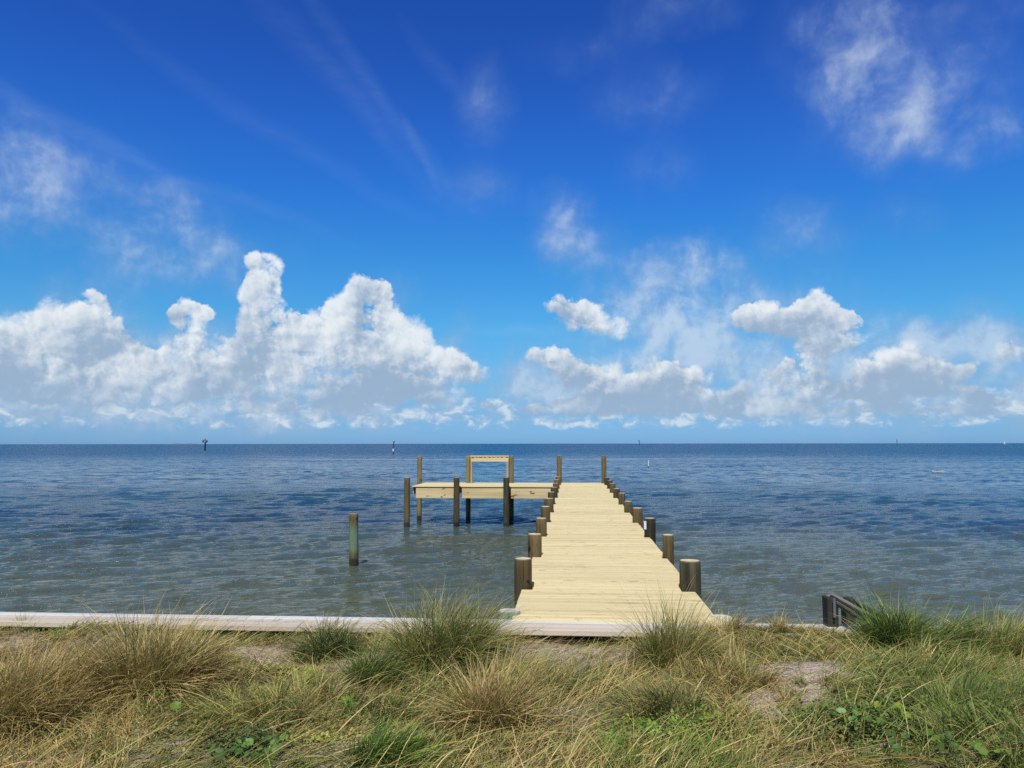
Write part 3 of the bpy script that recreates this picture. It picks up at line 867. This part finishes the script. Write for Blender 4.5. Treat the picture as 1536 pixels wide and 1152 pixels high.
# low far shore
a_, b_p = at_d(243, 665, 5200), at_d(306, 665, 5200)
n = 60; bm = bmesh.new(); lo = []; hi = []; bk = []
for i in range(n + 1):
    t = i / n; x_ = a_.x + (b_p.x - a_.x) * t
    h_ = (4.5 + 3.4 * mnoise.noise(Vector((t * 9, 1, 0))) + 2 * mnoise.noise(Vector((t * 30, 5, 0)))) * min(1, 5 * t, 5 * (1 - t))
    lo.append(bm.verts.new((x_, 5200, -.5))); hi.append(bm.verts.new((x_, 5230, max(.3, h_)))); bk.append(bm.verts.new((x_, 5400, -.5)))
for i in range(n):
    bm.faces.new((lo[i], lo[i + 1], hi[i + 1], hi[i])); bm.faces.new((hi[i], hi[i + 1], bk[i + 1], bk[i]))
tag(from_bm('terrain', bm, M_ISLE), kind='structure')

# ------------------------------------------------------------------ old black timber at the seawall
ob = at_d(1250, 930, 6.95)
e = empty('old_timber_steps', (ob.x, ob.y + .15, 1.3), 'old black weathered timber post and sloping grey board sticking up at the seawall edge', 'timber remains', rz=R(-4))
# local: x right, y away, z up; top of the post is about 0.36 above the ground
def OB(px, py, d): 
    v = at_d(px, py, d); return v - Vector((ob.x, ob.y + .15, 1.3))
def beam_between(name, a, b, w, h, mat, roll=0):
    a = Vector(a); b = Vector(b); dv = b - a
    bm = bmesh.new(); box(bm, (0, 0, 0), (dv.length, w, h), jit=.004)
    o = from_bm(name, bm, mat, e, bevel=.004)
    o.location = (a + b) / 2
    o.rotation_euler = (dv.to_track_quat('X', 'Z') @ Euler((roll, 0, 0)).to_quaternion()).to_euler()
    return o
pa = OB(1245, 894, 6.95)
bm = bmesh.new(); box(bm, (0, 0, 0), (.095, .12, .62), jit=.006); o = from_bm('post', bm, M_OLD, e, bevel=.006); o.location = OB(1246, 895, 7.0) - Vector((0, 0, .31))
bm = bmesh.new(); box(bm, (0, 0, 0), (.07, .12, .6), jit=.006); o = from_bm('post', bm, M_OLD, e, bevel=.006); o.location = OB(1268, 900, 7.2) - Vector((0, 0, .31))
bm = bmesh.new(); box(bm, (0, 0, 0), (.09, .07, .6), jit=.01); o = from_bm('post', bm, M_OLD, e, bevel=.008); o.location = OB(1270, 896, 7.35) - Vector((0, 0, .3))
bm = bmesh.new(); box(bm, (0, 0, 0), (.02, .015, .16), jit=.001); o = from_bm('metal_strap', bm, M_STEEL, e); o.location = OB(1254, 912, 6.9)
beam_between('sloping_board', OB(1246, 897, 7.02), OB(1318, 936, 6.62), .035, .06, M_OLD)
beam_between('sloping_board', OB(1244, 892, 7.06), OB(1318, 931, 6.66), .10, .022, M_OLDG, R(8))
beam_between('sloping_beam', OB(1262, 897, 7.45), OB(1320, 927, 7.15), .06, .05, M_OLD)

# ------------------------------------------------------------------ grass
def blades(name, roots, az, L, th0, bend, width, colr, mat, nseg=6, parent=None, twist=None, tipc=None):
    """many curved tapering leaf blades as one mesh; all arguments are arrays with one row per blade"""
    n = len(roots); S_ = nseg + 1
    t = np.linspace(0, 1, S_)[None, :]
    th = th0[:, None] + bend[:, None] * t ** 1.4
    ds = (L / nseg)[:, None]
    hx = np.concatenate([np.zeros((n, 1)), np.cumsum(np.sin((th[:, :-1] + th[:, 1:]) / 2) * ds, 1)], 1)
    hz = np.concatenate([np.zeros((n, 1)), np.cumsum(np.cos((th[:, :-1] + th[:, 1:]) / 2) * ds, 1)], 1)
    if twist is None: twist = rng.normal(0, .65, n) - .5 * np.sin(az)
    azt = az[:, None] + twist[:, None] * t
    cx = roots[:, 0:1] + np.cumsum(np.concatenate([np.zeros((n, 1)), np.diff(hx, axis=1) * np.cos(azt[:, 1:])], 1), 1)
    cy = roots[:, 1:2] + np.cumsum(np.concatenate([np.zeros((n, 1)), np.diff(hx, axis=1) * np.sin(azt[:, 1:])], 1), 1)
    cz = roots[:, 2:3] + hz
    gzv = gz(cx, cy)
    onland = cy < wall_y(cx) + .06
    cz = np.where(onland, np.maximum(cz, gzv + .003 + .004 * t), np.maximum(cz, CAPZ + .006))
    wa = rng.uniform(-1.2, 1.2, n)[:, None]
    wdx, wdy = -np.sin(az[:, None] + wa * .7), np.cos(az[:, None] + wa * .7)
    w = width[:, None] * np.minimum(1, (1 - t) * 2.2 + .06) * .5
    wz = np.sin(wa) * .5
    V = np.empty((n, S_, 2, 3), np.float32)
    V[:, :, 0, 0] = cx - wdx * w; V[:, :, 0, 1] = cy - wdy * w; V[:, :, 0, 2] = cz - wz * w
    V[:, :, 1, 0] = cx + wdx * w; V[:, :, 1, 1] = cy + wdy * w; V[:, :, 1, 2] = cz + wz * w
    if parent is not None:
        V -= np.array(parent.location, np.float32)
    base = (np.arange(n) * S_ * 2)[:, None]
    s = np.arange(nseg)[None, :] * 2
    q = np.stack([base + s, base + s + 1, base + s + 3, base + s + 2], -1).reshape(-1, 4).astype(np.int32)
    me = bpy.data.meshes.new(name)
    me.vertices.add(n * S_ * 2); me.vertices.foreach_set('co', V.ravel())
    me.loops.add(q.size); me.loops.foreach_set('vertex_index', q.ravel())
    me.polygons.add(len(q)); me.polygons.foreach_set('loop_start', np.arange(0, q.size, 4, dtype=np.int32))
    me.polygons.foreach_set('loop_total', np.full(len(q), 4, np.int32)); me.update()
    me.polygons.foreach_set('use_smooth', np.ones(len(q), bool))
    C = np.ones((n, S_, 2, 4), np.float32)
    if tipc is None: C[..., :3] = colr[:, None, None, :]
    else:
        f = np.clip((t - .45) / .55, 0, 1)[:, :, None, None]
        C[..., :3] = colr[:, None, None, :] * (1 - f) + tipc[:, None, None, :] * f
    a = me.color_attributes.new('tint', 'FLOAT_COLOR', 'POINT'); a.data.foreach_set('color', C.ravel())
    return link(name, me, mat, parent)

BROWN = np.array([(.13, .085, .03), (.19, .13, .05), (.09, .065, .025)])
STRAW = np.array([(.50, .37, .14), (.42, .30, .11), (.58, .46, .20), (.34, .22, .075), (.27, .17, .055)])
TAN = np.array([(.38, .30, .11), (.46, .38, .15), (.30, .25, .085), (.23, .21, .065)])
OLIVE = np.array([(.18, .19, .055), (.24, .23, .07), (.13, .16, .045), (.30, .27, .09)])
GREEN = np.array([(.11, .165, .028), (.15, .21, .036), (.085, .125, .024), (.19, .235, .05)])
DGREEN = np.array([(.058, .095, .026), (.08, .12, .034), (.045, .075, .022), (.11, .145, .04)])
BRIGHT = np.array([(.13, .23, .026), (.17, .27, .036), (.10, .18, .022), (.21, .28, .04)])
YGREEN = np.array([(.26, .29, .05), (.33, .33, .06), (.20, .25, .05), (.38, .34, .10)])
def pal(n, *mix):
    """mix = (palette, weight) pairs -> n colours"""
    w = np.array([m_[1] for m_ in mix], float); w /= w.sum()
    pick = rng.choice(len(mix), n, p=w); out = np.empty((n, 3))
    for i, (p_, _) in enumerate(mix):
        s_ = pick == i; out[s_] = p_[rng.integers(0, len(p_), s_.sum())]
    return out * rng.uniform(.75, 1.25, (n, 1)) * GB
GB = 1.16

def tussock(px, py, rad, hpx, n, mixp, lean=0.0, lean_az=0.0, spread=.5, bend=.9, thing=None, width=.0042, sq=.75, tips=None, bendsd=.35):
    """a fountain of blades rooted round a point of the ground. hpx: height in photo pixels"""
    c_ = gpos(px, py); hgt = hpx * c_.y / F * 1.0
    # a tussock is a crowd of small tufts, each with a lean, a height and a tone of its own
    nt_ = max(5, int(n / 55)); tr = rad * np.sqrt(rng.uniform(0, 1, nt_)) ; tp = rng.uniform(0, 2 * np.pi, nt_)
    tx, ty = tr * np.cos(tp), tr * np.sin(tp) * sq
    tl = rng.normal(0, .26, (nt_, 2)); thh = np.clip(rng.normal(.80, .22, nt_), .35, 1.3) * (1.08 - .35 * (tr / rad) ** 2)
    tt_ = rng.integers(0, nt_, n); tone = rng.uniform(.78, 1.25, nt_)
    if not thing:                      # bare sand stays bare
        ok_ = sandf(c_.x + tx, c_.y + ty) < .45
        if ok_.sum() < 3: ok_[:] = True
        tt_ = rng.choice(np.nonzero(ok_)[0], n)
    x = c_.x + tx[tt_] + rng.normal(0, .022, n); y = c_.y + ty[tt_] + rng.normal(0, .018, n)
    y = np.minimum(y, wall_y(x) - .02)
    z = gz(x, y) - .01
    out = tr[tt_] / rad
    vx = np.cos(tp[tt_]) * out * spread * .8 + math.cos(lean_az) * lean + tl[tt_, 0] + rng.normal(0, .17, n)
    vy = np.sin(tp[tt_]) * out * spread * .8 + math.sin(lean_az) * lean + tl[tt_, 1] + rng.normal(0, .17, n)
    az = np.arctan2(vy, vx); th0 = np.clip(np.hypot(vx, vy), .02, 1.35)
    vx = vx + .16; stray = rng.uniform(0, 1, n) < .16
    th0 = np.where(stray, rng.uniform(.3, 1.4, n), th0); az = np.where(stray, rng.uniform(0, 6.28, n), az)
    L = hgt * thh[tt_] * rng.uniform(.45, 1.2, n) * (1 + .25 * th0)
    bd = np.clip(rng.normal(bend * 1.12, bendsd * 1.4, n), .05, 2.4) * (.55 + .5 * th0)
    wts = np.array([m_[1] for m_ in mixp], float); wts /= wts.sum()
    tk = rng.choice(len(mixp), nt_, p=wts)[tt_]
    col = pal(n, *mixp)
    for q_ in range(len(mixp)):
        s_ = (tk == q_) & (rng.uniform(0, 1, n) < .6); col[s_] = pal(int(s_.sum()), (mixp[q_][0], 1))
    col = col * tone[tt_][:, None]
    tip = None
    if tips is not None: tip = col * .5 + pal(n, (tips, 1)) * .5
    w = width * rng.uniform(.6, 1.3, n)
    roots = np.stack([x, y, z], 1)
    if thing:
        e = empty('grass_tussock', c_, thing, 'grass tussock')
        blades('blades', roots, az, L, th0, bd, w, col, M_BLADE, 7, e, tipc=tip)
        # dead lower leaves lying round the foot
        k = max(60, n // 7)
        i = rng.integers(0, n, k)
        blades('dead_leaves', roots[i], az[i] + rng.normal(0, .6, k), L[i] * rng.uniform(.3, .6, k), np.full(k, .9) + rng.normal(0, .3, k),
               rng.uniform(.6, 1.3, k), w[i], pal(k, (STRAW, 1)), M_BLADE, 5, e)
        return None
    return roots, az, L, th0, bd, w, col, (tip if tip is not None else col)

E_, N_, W_, S2 = 0.0, math.pi / 2, math.pi, -math.pi / 2
# the tussocks one can tell apart
tussock(222, 1035, 0.29, 133, 4350, ((TAN, 4), (STRAW, 2), (OLIVE, 2)), .10, E_, .75, .8, 'tall tan grass tussock standing before the cap boards on the left, dark inside', .0045, tips=STRAW)
tussock(668, 1002, 0.30, 117, 5220, ((OLIVE, 4), (GREEN, 3), (TAN, 2)), .16, E_, .55, 1.1, 'big round olive tussock just left of the foot of the pier', .0042, tips=TAN)
tussock(497, 985, 0.19, 60, 2175, ((DGREEN, 5), (OLIVE, 1), (TAN, .6)), .0, E_, .9, 1.2, 'low dark green tussock before the cap boards between two bigger tussocks', .0045)
tussock(1006, 1000, 0.17, 94, 2175, ((OLIVE, 3), (TAN, 3), (GREEN, 1.5)), .05, W_, .6, .6, 'slender upright tan and green tussock overlapping the foot of the pier', .0036, tips=STRAW)
tussock(1372, 975, 0.32, 91, 4350, ((GREEN, 5), (DGREEN, 3), (OLIVE, 1)), .28, E_, .85, 1.0, 'bushy bright green tussock right of the black timber', .0042)
tussock(1505, 985, 0.25, 80, 2610, ((OLIVE, 3), (GREEN, 3), (STRAW, 1)), .30, E_, .7, .8, 'olive tussock leaning right at the far right edge', .004, tips=TAN)
tussock(1302, 948, 0.22, 60, 2842, ((GREEN, 4), (DGREEN, 4)), .5, E_, .7, .9, 'low flattened green grass clump at the foot of the black timber', .004)
tussock(742, 1085, 0.19, 102, 2175, ((STRAW, 4), (TAN, 3), (OLIVE, 2)), .05, E_, .95, .7, 'straw coloured fan shaped tussock in the middle of the foreground', .0042, tips=STRAW)
tussock(560, 1030, 0.16, 68, 1740, ((DGREEN, 3), (GREEN, 4), (OLIVE, 1)), .35, E_, .8, .9, 'green tussock leaning right, below and left of the big round tussock', .004)
tussock(575, 1142, 0.18, 64, 2320, ((BRIGHT, 3), (DGREEN, 3)), .45, E_, .8, 1.1, 'deep green drooping tussock at the bottom edge left of centre', .0042)
tussock(35, 1085, 0.40, 135, 5510, ((TAN, 4), (STRAW, 3), (OLIVE, 2)), .28, E_, .7, .9, 'wide brown tussock at the left edge with long arching stems', .0045, tips=STRAW)
tussock(1085, 958, 0.22, 45, 2175, ((TAN, 4), (STRAW, 4), (OLIVE, 1)), .15, W_, .9, .9, 'low dry tan tussock right of the foot of the pier', .0038)
tussock(985, 1075, 0.25, 80, 2610, ((OLIVE, 4), (DGREEN, 2), (TAN, 2)), .55, W_, .7, 1.0, 'olive tussock swept to the left below the foot of the pier', .0042, tips=TAN)

# everything else: one mass of grass nobody could count
acc_g = []
def T_(*a, **k): acc_g.append(tussock(*a, **k))
for (px, py, rad, h, n, mx, ln, la) in [
    (110,1030,.30,70,1500,((TAN,4),(STRAW,3),(OLIVE,2)),.45,E_),(300,1000,.25,45,900,((OLIVE,3),(TAN,3)),.4,E_),
    (150,1100,.28,50,1200,((STRAW,4),(TAN,3),(OLIVE,2)),.5,W_),(60,950,.30,26,900,((GREEN,3),(OLIVE,3),(YGREEN,1)),.2,E_),
    (130,950,.28,24,900,((GREEN,3),(YGREEN,3)),.2,E_),(320,958,.35,26,1000,((OLIVE,3),(GREEN,2)),.2,E_),
    (400,955,.25,22,600,((OLIVE,3),(GREEN,3)),.1,E_),(560,965,.25,32,900,((TAN,3),(OLIVE,3),(GREEN,1)),.1,W_),
    (310,1060,.30,52,1500,((OLIVE,4),(TAN,3),(YGREEN,1)),.6,W_),(390,1070,.30,60,1500,((OLIVE,4),(TAN,2),(YGREEN,2)),.5,W_),
    (460,1075,.22,78,1100,((OLIVE,3),(TAN,3),(GREEN,1)),.15,E_),(430,1030,.28,34,900,((YGREEN,3),(OLIVE,3)),.4,E_),
    (620,1070,.28,75,1700,((OLIVE,3),(GREEN,3),(DGREEN,2)),.3,E_),(660,1040,.25,55,1200,((OLIVE,3),(GREEN,2),(DGREEN,2)),.3,E_),
    (690,1110,.25,50,1000,((TAN,3),(OLIVE,3),(GREEN,1)),.3,E_),(800,1040,.25,60,1200,((OLIVE,4),(TAN,3),(GREEN,1)),.3,E_),
    (770,1015,.20,48,800,((TAN,4),(OLIVE,3)),.2,E_),(860,1035,.16,40,600,((DGREEN,3),(OLIVE,3)),.4,E_),(730,980,.12,40,350,((GREEN,3),(OLIVE,3)),.1,E_),
    (640,1140,.3,36,1200,((GREEN,3),(OLIVE,3),(TAN,1)),.5,E_),(760,1140,.35,36,1400,((GREEN,3),(OLIVE,3),(TAN,2)),.6,E_),
    (1050,1040,.26,66,1500,((TAN,4),(STRAW,3),(OLIVE,3)),.6,W_),(1110,1020,.24,70,1400,((TAN,4),(OLIVE,3),(STRAW,2)),.3,E_),
    (1060,990,.24,56,1200,((OLIVE,3),(TAN,3)),.2,E_),(1140,985,.24,56,1200,((OLIVE,3),(TAN,4)),.35,E_),
    (1120,1080,.30,50,1500,((TAN,4),(STRAW,4),(OLIVE,1)),.5,W_),(1060,1110,.30,44,1400,((STRAW,5),(TAN,3),(OLIVE,1)),.6,W_),
    (1200,965,.30,30,1300,((STRAW,4),(TAN,3),(OLIVE,1)),.5,E_),(1250,985,.30,30,1200,((STRAW,3),(TAN,3),(OLIVE,2)),.6,E_),
    (1200,952,.22,34,1100,((TAN,3),(OLIVE,3)),.4,E_),(1150,952,.20,36,1100,((STRAW,3),(TAN,4),(OLIVE,2)),.2,W_),(1240,958,.2,32,900,((STRAW,3),(TAN,3),(OLIVE,2)),.3,E_),(1460,962,.3,40,1400,((GREEN,3),(OLIVE,3),(STRAW,1)),.3,E_),(1110,950,.15,36,700,((TAN,4),(OLIVE,3)),.3,E_),
    (1310,1010,.36,46,2200,((OLIVE,3),(GREEN,4),(DGREEN,1)),.8,W_),(1380,1035,.38,60,2600,((GREEN,5),(OLIVE,3),(DGREEN,2)),.7,W_),
    (1300,1050,.34,44,1900,((OLIVE,4),(GREEN,3),(YGREEN,2)),.9,W_),(1450,1020,.34,70,2200,((OLIVE,3),(GREEN,3),(STRAW,1)),.4,E_),
    (1400,1080,.34,66,2000,((OLIVE,4),(GREEN,3),(TAN,1)),.4,W_),(1490,1070,.34,90,2600,((GREEN,5),(OLIVE,3),(DGREEN,1)),.3,E_),
    (1530,1130,.34,100,2200,((GREEN,5),(OLIVE,3)),.2,W_),(1430,1130,.30,50,1500,((GREEN,5),(OLIVE,3)),.4,E_),
    (1240,1030,.16,50,500,((TAN,3),(OLIVE,3)),.2,E_),(1165,1120,.3,40,1100,((TAN,4),(STRAW,4)),.6,W_),
    (1250,1075,.24,34,900,((OLIVE,3),(TAN,3),(GREEN,1)),.6,E_),(1000,1145,.3,66,1600,((BRIGHT,4),(GREEN,3),(YGREEN,1)),.2,E_),
    (930,1130,.28,40,1000,((OLIVE,3),(GREEN,2),(TAN,2)),.5,E_),(250,1150,.35,40,1200,((OLIVE,4),(TAN,3),(GREEN,1)),.5,E_),
    (100,1150,.4,46,1400,((TAN,4),(STRAW,3),(OLIVE,2)),.5,W_),(400,1150,.3,36,1000,((OLIVE,4),(GREEN,3)),.4,E_),
    (1440,955,.28,40,1400,((GREEN,4),(OLIVE,3)),.4,E_),(1330,975,.3,40,1500,((GREEN,4),(OLIVE,3)),.5,E_),(880,962,.10,18,160,((DGREEN,2),(STRAW,1)),.2,E_),(940,962,.14,22,260,((DGREEN,2),(STRAW,2)),.2,W_)]:
    T_(px, py, rad * 1.45, h * .80, int(n * 1.15), mx, ln * 1.25, la + rng.normal(0, .5), .55, 1.0, bendsd=.5)

def scatter(n, mixfn, Lr, thr, bendr, width, x0=-5.2, x1=6.0, y0=2.3, keep=None, az=None):
    x = rng.uniform(x0, x1, n); y = rng.uniform(y0, 1, n) if False else y0 + (wall_y(x) - .03 - y0) * rng.uniform(0, 1, n)
    s = sandf(x, y)
    kp = rng.uniform(0, 1, n) > s * .93
    if keep is not None: kp &= keep(x, y)
    x, y = x[kp], y[kp]; n = len(x)
    z = gz(x, y) - .002
    a = rng.uniform(0, 6.283, n) if az is None else az(x, y, n)
    col = mixfn(x, y, n)
    th = rng.uniform(*thr, n)
    return (np.stack([x, y, z], 1), a, rng.uniform(*Lr, n), th, rng.uniform(*bendr, n), width * rng.uniform(.6, 1.3, n), col, col)

def lownoise(x, y, f, seed):
    r_ = np.random.default_rng(seed); s = 0
    for i in range(7):
        a = r_.uniform(0, 6.28); k_ = f * r_.uniform(.6, 1.8)
        s = s + np.sin((x * math.cos(a) + y * math.sin(a)) * k_ + r_.uniform(0, 6.28))
    return s / 3.0
def col_zone(x, y, n):
    """dry in the middle and left, green to the right, patchy everywhere"""
    green = 1 / (1 + np.exp(-(x - 1.9) / .35)) * .85 + .22 * np.exp(-((x + 1.6) / 1.3) ** 2) + .25 * np.exp(-((x - .55) / .4) ** 2) * (y < 3.9)
    green = green + .26 + .34 * lownoise(x, y, 3.2, 3)
    g_ = rng.uniform(0, 1, n) < green
    c_ = pal(n, (STRAW, 4), (TAN, 4), (OLIVE, 2.2), (BROWN, 1.6))
    c2_ = pal(n, (GREEN, 3), (OLIVE, 4), (YGREEN, 1))
    return np.where(g_[:, None], c2_, c_)
swirl = lambda x, y, n: 2.2 * lownoise(x, y, 1.7, 5) + rng.normal(0, .55, n)
# thatch lying on the soil
acc_g.append(scatter(85000, col_zone, (.08, .26), (1.0, 1.5), (-.1, .4), .0038, az=swirl))
acc_g.append(scatter(22000, col_zone, (.05, .16), (.5, 1.2), (.2, 1.0), .0034))
acc_g.append(scatter(17000, col_zone, (.14, .36), (.35, 1.0), (.4, 1.4), .0038, keep=lambda x, y: lownoise(x, y, 4, 9) > -.15, az=lambda x, y, n: .9 * lownoise(x, y, 1.4, 12) + rng.normal(0, .6, n)))
acc_g.append(scatter(5000, lambda x, y, n: pal(n, (STRAW, 5), (TAN, 2)), (.25, .55), (.9, 1.35), (.1, .5), .0042, az=swirl))
cat = [np.concatenate([a[i] for a in acc_g]) for i in range(8)]
go_ = blades('grass', cat[0], cat[1], cat[2], cat[3], cat[4], cat[5], cat[6], M_BLADE, 6, None, tipc=cat[7])
tag(go_, kind='stuff')
# litter of short straw on the bare sand
lt = scatter(2600, lambda x, y, n: pal(n, (STRAW, 4), (TAN, 2), (np.array([(.10, .07, .045)]), 2)), (.02, .09), (1.3, 1.55), (-.2, .2), .0026)
xs_ = []
for (cx, cy, rx, ry) in SANDW:
    k = int(160 + 2600 * rx * ry)
    xs_.append(np.stack([cx + rx * rng.normal(0, .75, k), cy + ry * rng.normal(0, .75, k)], 1))
xs_ = np.concatenate(xs_); xs_ = xs_[xs_[:, 1] < wall_y(xs_[:, 0]) - .03]; k = len(xs_)
lo_ = blades('straw_litter', np.stack([xs_[:, 0], xs_[:, 1], gz(xs_[:, 0], xs_[:, 1])], 1), rng.uniform(0, 6.28, k), rng.uniform(.02, .12, k), rng.uniform(1.3, 1.55, k),
             rng.uniform(-.2, .3, k), rng.uniform(.0018, .004, k), pal(k, (STRAW, 4), (TAN, 2), (np.array([(.10, .07, .045)]), 2), (OLIVE, 1)), M_BLADE, 3)
tag(lo_, kind='stuff')

# small-leaved creeping green cover
def leaflets(name, pts, size, cols, tilt=.5):
    n = len(pts); V = np.empty((n, 6, 3), np.float32)
    a = rng.uniform(0, 6.28, n); s = size * rng.uniform(.6, 1.4, n)
    shp = np.array([(0, 0), (.35, .32), (.8, .26), (1.05, 0), (.8, -.26), (.35, -.32)])
    tl = rng.uniform(-.1, tilt, n)
    for i, (u, w) in enumerate(shp):
        V[:, i, 0] = pts[:, 0] + s * (np.cos(a) * u * np.cos(tl) - np.sin(a) * w)
        V[:, i, 1] = pts[:, 1] + s * (np.sin(a) * u * np.cos(tl) + np.cos(a) * w)
        V[:, i, 2] = pts[:, 2] + s * u * np.sin(tl) + s * .15 * abs(w)
    me = bpy.data.meshes.new(name)
    me.vertices.add(n * 6); me.vertices.foreach_set('co', V.ravel())
    me.loops.add(n * 6); me.loops.foreach_set('vertex_index', np.arange(n * 6, dtype=np.int32))
    me.polygons.add(n); me.polygons.foreach_set('loop_start', np.arange(0, n * 6, 6, dtype=np.int32))
    me.polygons.foreach_set('loop_total', np.full(n, 6, np.int32)); me.update()
    C = np.ones((n, 6, 4), np.float32); C[..., :3] = cols[:, None, :]
    at2 = me.color_attributes.new('tint', 'FLOAT_COLOR', 'POINT'); at2.data.foreach_set('color', C.ravel())
    return link(name, me, M_LEAF)
pts = []; cc = []
for (px, py, rx, ry, n, p_, hh) in [(340,1008,60,12,1900,YGREEN,.03),(430,1012,60,8,700,YGREEN,.03),(110,945,110,8,1500,GREEN,.05),(1010,1120,90,34,2600,BRIGHT,.12),(1340,1120,130,30,4200,GREEN,.10),
        (1480,1120,70,34,1500,GREEN,.12),(370,1125,60,18,900,DGREEN,.08),(540,1090,50,20,400,OLIVE,.05),(900,960,40,6,350,DGREEN,.07),(950,962,40,6,350,np.array([(.14,.06,.04),(.09,.10,.04)]),.08),
        (800,1120,180,26,700,OLIVE,.05),(250,1110,160,30,600,OLIVE,.05),(380,955,70,6,600,GREEN,.06),(1230,1100,60,20,800,GREEN,.07),(480,1120,70,24,500,YGREEN,.03)]:
    u = rng.normal(0, .55, (n, 2)); X0 = []
    for a, b in u:
        q = at(px + a * rx, py + b * ry, 1.38); X0.append((q.x, q.y))
    X0 = np.array(X0); X0[:, 1] = np.minimum(X0[:, 1], wall_y(X0[:, 0]) - .04)
    z = gz(X0[:, 0], X0[:, 1]) + hh * rng.uniform(0, 1, n) ** 1.6 + .005
    pts.append(np.column_stack([X0, z])); cc.append(pal(n, (p_, 1)))
gc = leaflets('ground_cover', np.concatenate(pts), .022, np.concatenate(cc), .9); tag(gc, kind='stuff')

# round-leaved plants: each leaf a cupped disc on its own stalk
def round_leaf(bm, lay, base, c, r, n_, col):
    c = Vector(c); n_ = Vector(n_).normalized(); q = n_.to_track_quat('Z', 'Y'); sp = random.uniform(0, 6.28)
    rings = []
    cv = bm.verts.new(c); vs_all = [cv]
    for k, fr in enumerate((.5, .85, 1.0)):
        ring = []
        for i in range(18):
            a = sp + .18 + (math.tau - .36) * i / 17
            rr_ = r * fr * (1 + .05 * math.sin(a * 5 + sp))
            ring.append(bm.verts.new(c + q @ Vector((rr_ * math.cos(a), rr_ * math.sin(a), r * (.22 * fr ** 2 + .05 * math.sin(a * 3 + sp) * fr)))))
        rings.append(ring); vs_all += ring
    for i in range(17):
        bm.faces.new((cv, rings[0][i], rings[0][i + 1]))
        for k in (0, 1): bm.faces.new((rings[k][i], rings[k + 1][i], rings[k + 1][i + 1], rings[k][i + 1]))
    # stalk
    a0 = Vector(base)
    side = Vector((.0022, 0, 0)); s2 = Vector((0, .0022, 0))
    for s_ in (side, s2):
        m_ = (a0 + c) / 2 + Vector((0, 0, .01))
        v = [bm.verts.new(k) for k in (a0 - s_, a0 + s_, m_ + s_, m_ - s_, c + s_ * .6, c - s_ * .6)]
        bm.faces.new((v[0], v[1], v[2], v[3])); bm.faces.new((v[3], v[2], v[4], v[5])); vs_all += v
    for v in vs_all: v[lay] = (*col, 1)
def leaf_plant(px, py, nl, rad, lr, label, hgt=.10, pal_=((.13, .25, .03), (.18, .30, .04), (.09, .17, .025))):
    c0 = gpos(px, py)
    e = empty('round_leaved_plant', c0, label, 'leafy plant', 'round leaved plants in the foreground grass')
    for k in range(nl):
        bm = bmesh.new(); lay = bm.verts.layers.float_color.new('tint')
        a = random.uniform(0, 6.28); d = rad * math.sqrt(random.random()) if nl > 1 else 0
        b = (d * .4 * math.cos(a), d * .4 * math.sin(a), -.01)
        h_ = hgt * random.uniform(.6, 1.2)
        c = (d * math.cos(a), d * math.sin(a), h_)
        nn = (random.gauss(-.15, .35), random.gauss(-.55, .3), 1)
        col = random.choice(pal_); f_ = random.uniform(.8, 1.25)
        round_leaf(bm, lay, b, c, lr * random.uniform(.7, 1.15), nn, tuple(k2 * f_ for k2 in col))
        from_bm('leaf', bm, M_LEAF, e, smooth=True)
leaf_plant(262, 1092, 1, .0, .043, 'single large glossy round leaf lit by the sun, left foreground', .11)
leaf_plant(520, 1072, 7, .06, .028, 'small cluster of bright round leaves left of the middle foreground', .09)
leaf_plant(72, 1068, 3, .07, .030, 'three dark round leaves among brown stems at the far left', .12)
leaf_plant(95, 1100, 7, .12, .028, 'pale green round leaves on the ground in the lower left corner area', .06)
leaf_plant(183, 1030, 3, .06, .030, 'few round leaves tucked under the tall tan tussock', .08)
leaf_plant(235, 1058, 3, .05, .028, 'dark round leaves at the right foot of the tall tan tussock', .08)
leaf_plant(372, 1138, 18, .20, .026, 'wide patch of dark green round leaves at the bottom left of centre', .08, ((.06, .13, .025), (.09, .17, .03), (.13, .24, .04)))
leaf_plant(1290, 1112, 6, .12, .027, 'pale shiny round leaves at the left edge of the green weeds at bottom right', .12, ((.14, .25, .05), (.22, .34, .12), (.10, .19, .03)))
leaf_plant(1335, 1105, 6, .10, .024, 'yellow green upright round leaves in the green weeds at bottom right', .14, ((.24, .32, .04), (.14, .23, .03)))
leaf_plant(1400, 1142, 14, .22, .024, 'broad dark leaves spread along the bottom edge at right', .10, ((.07, .14, .025), (.12, .21, .03)))
leaf_plant(1500, 1145, 9, .16, .023, 'round leaves in the bottom right corner', .10, ((.08, .15, .025), (.15, .24, .035)))
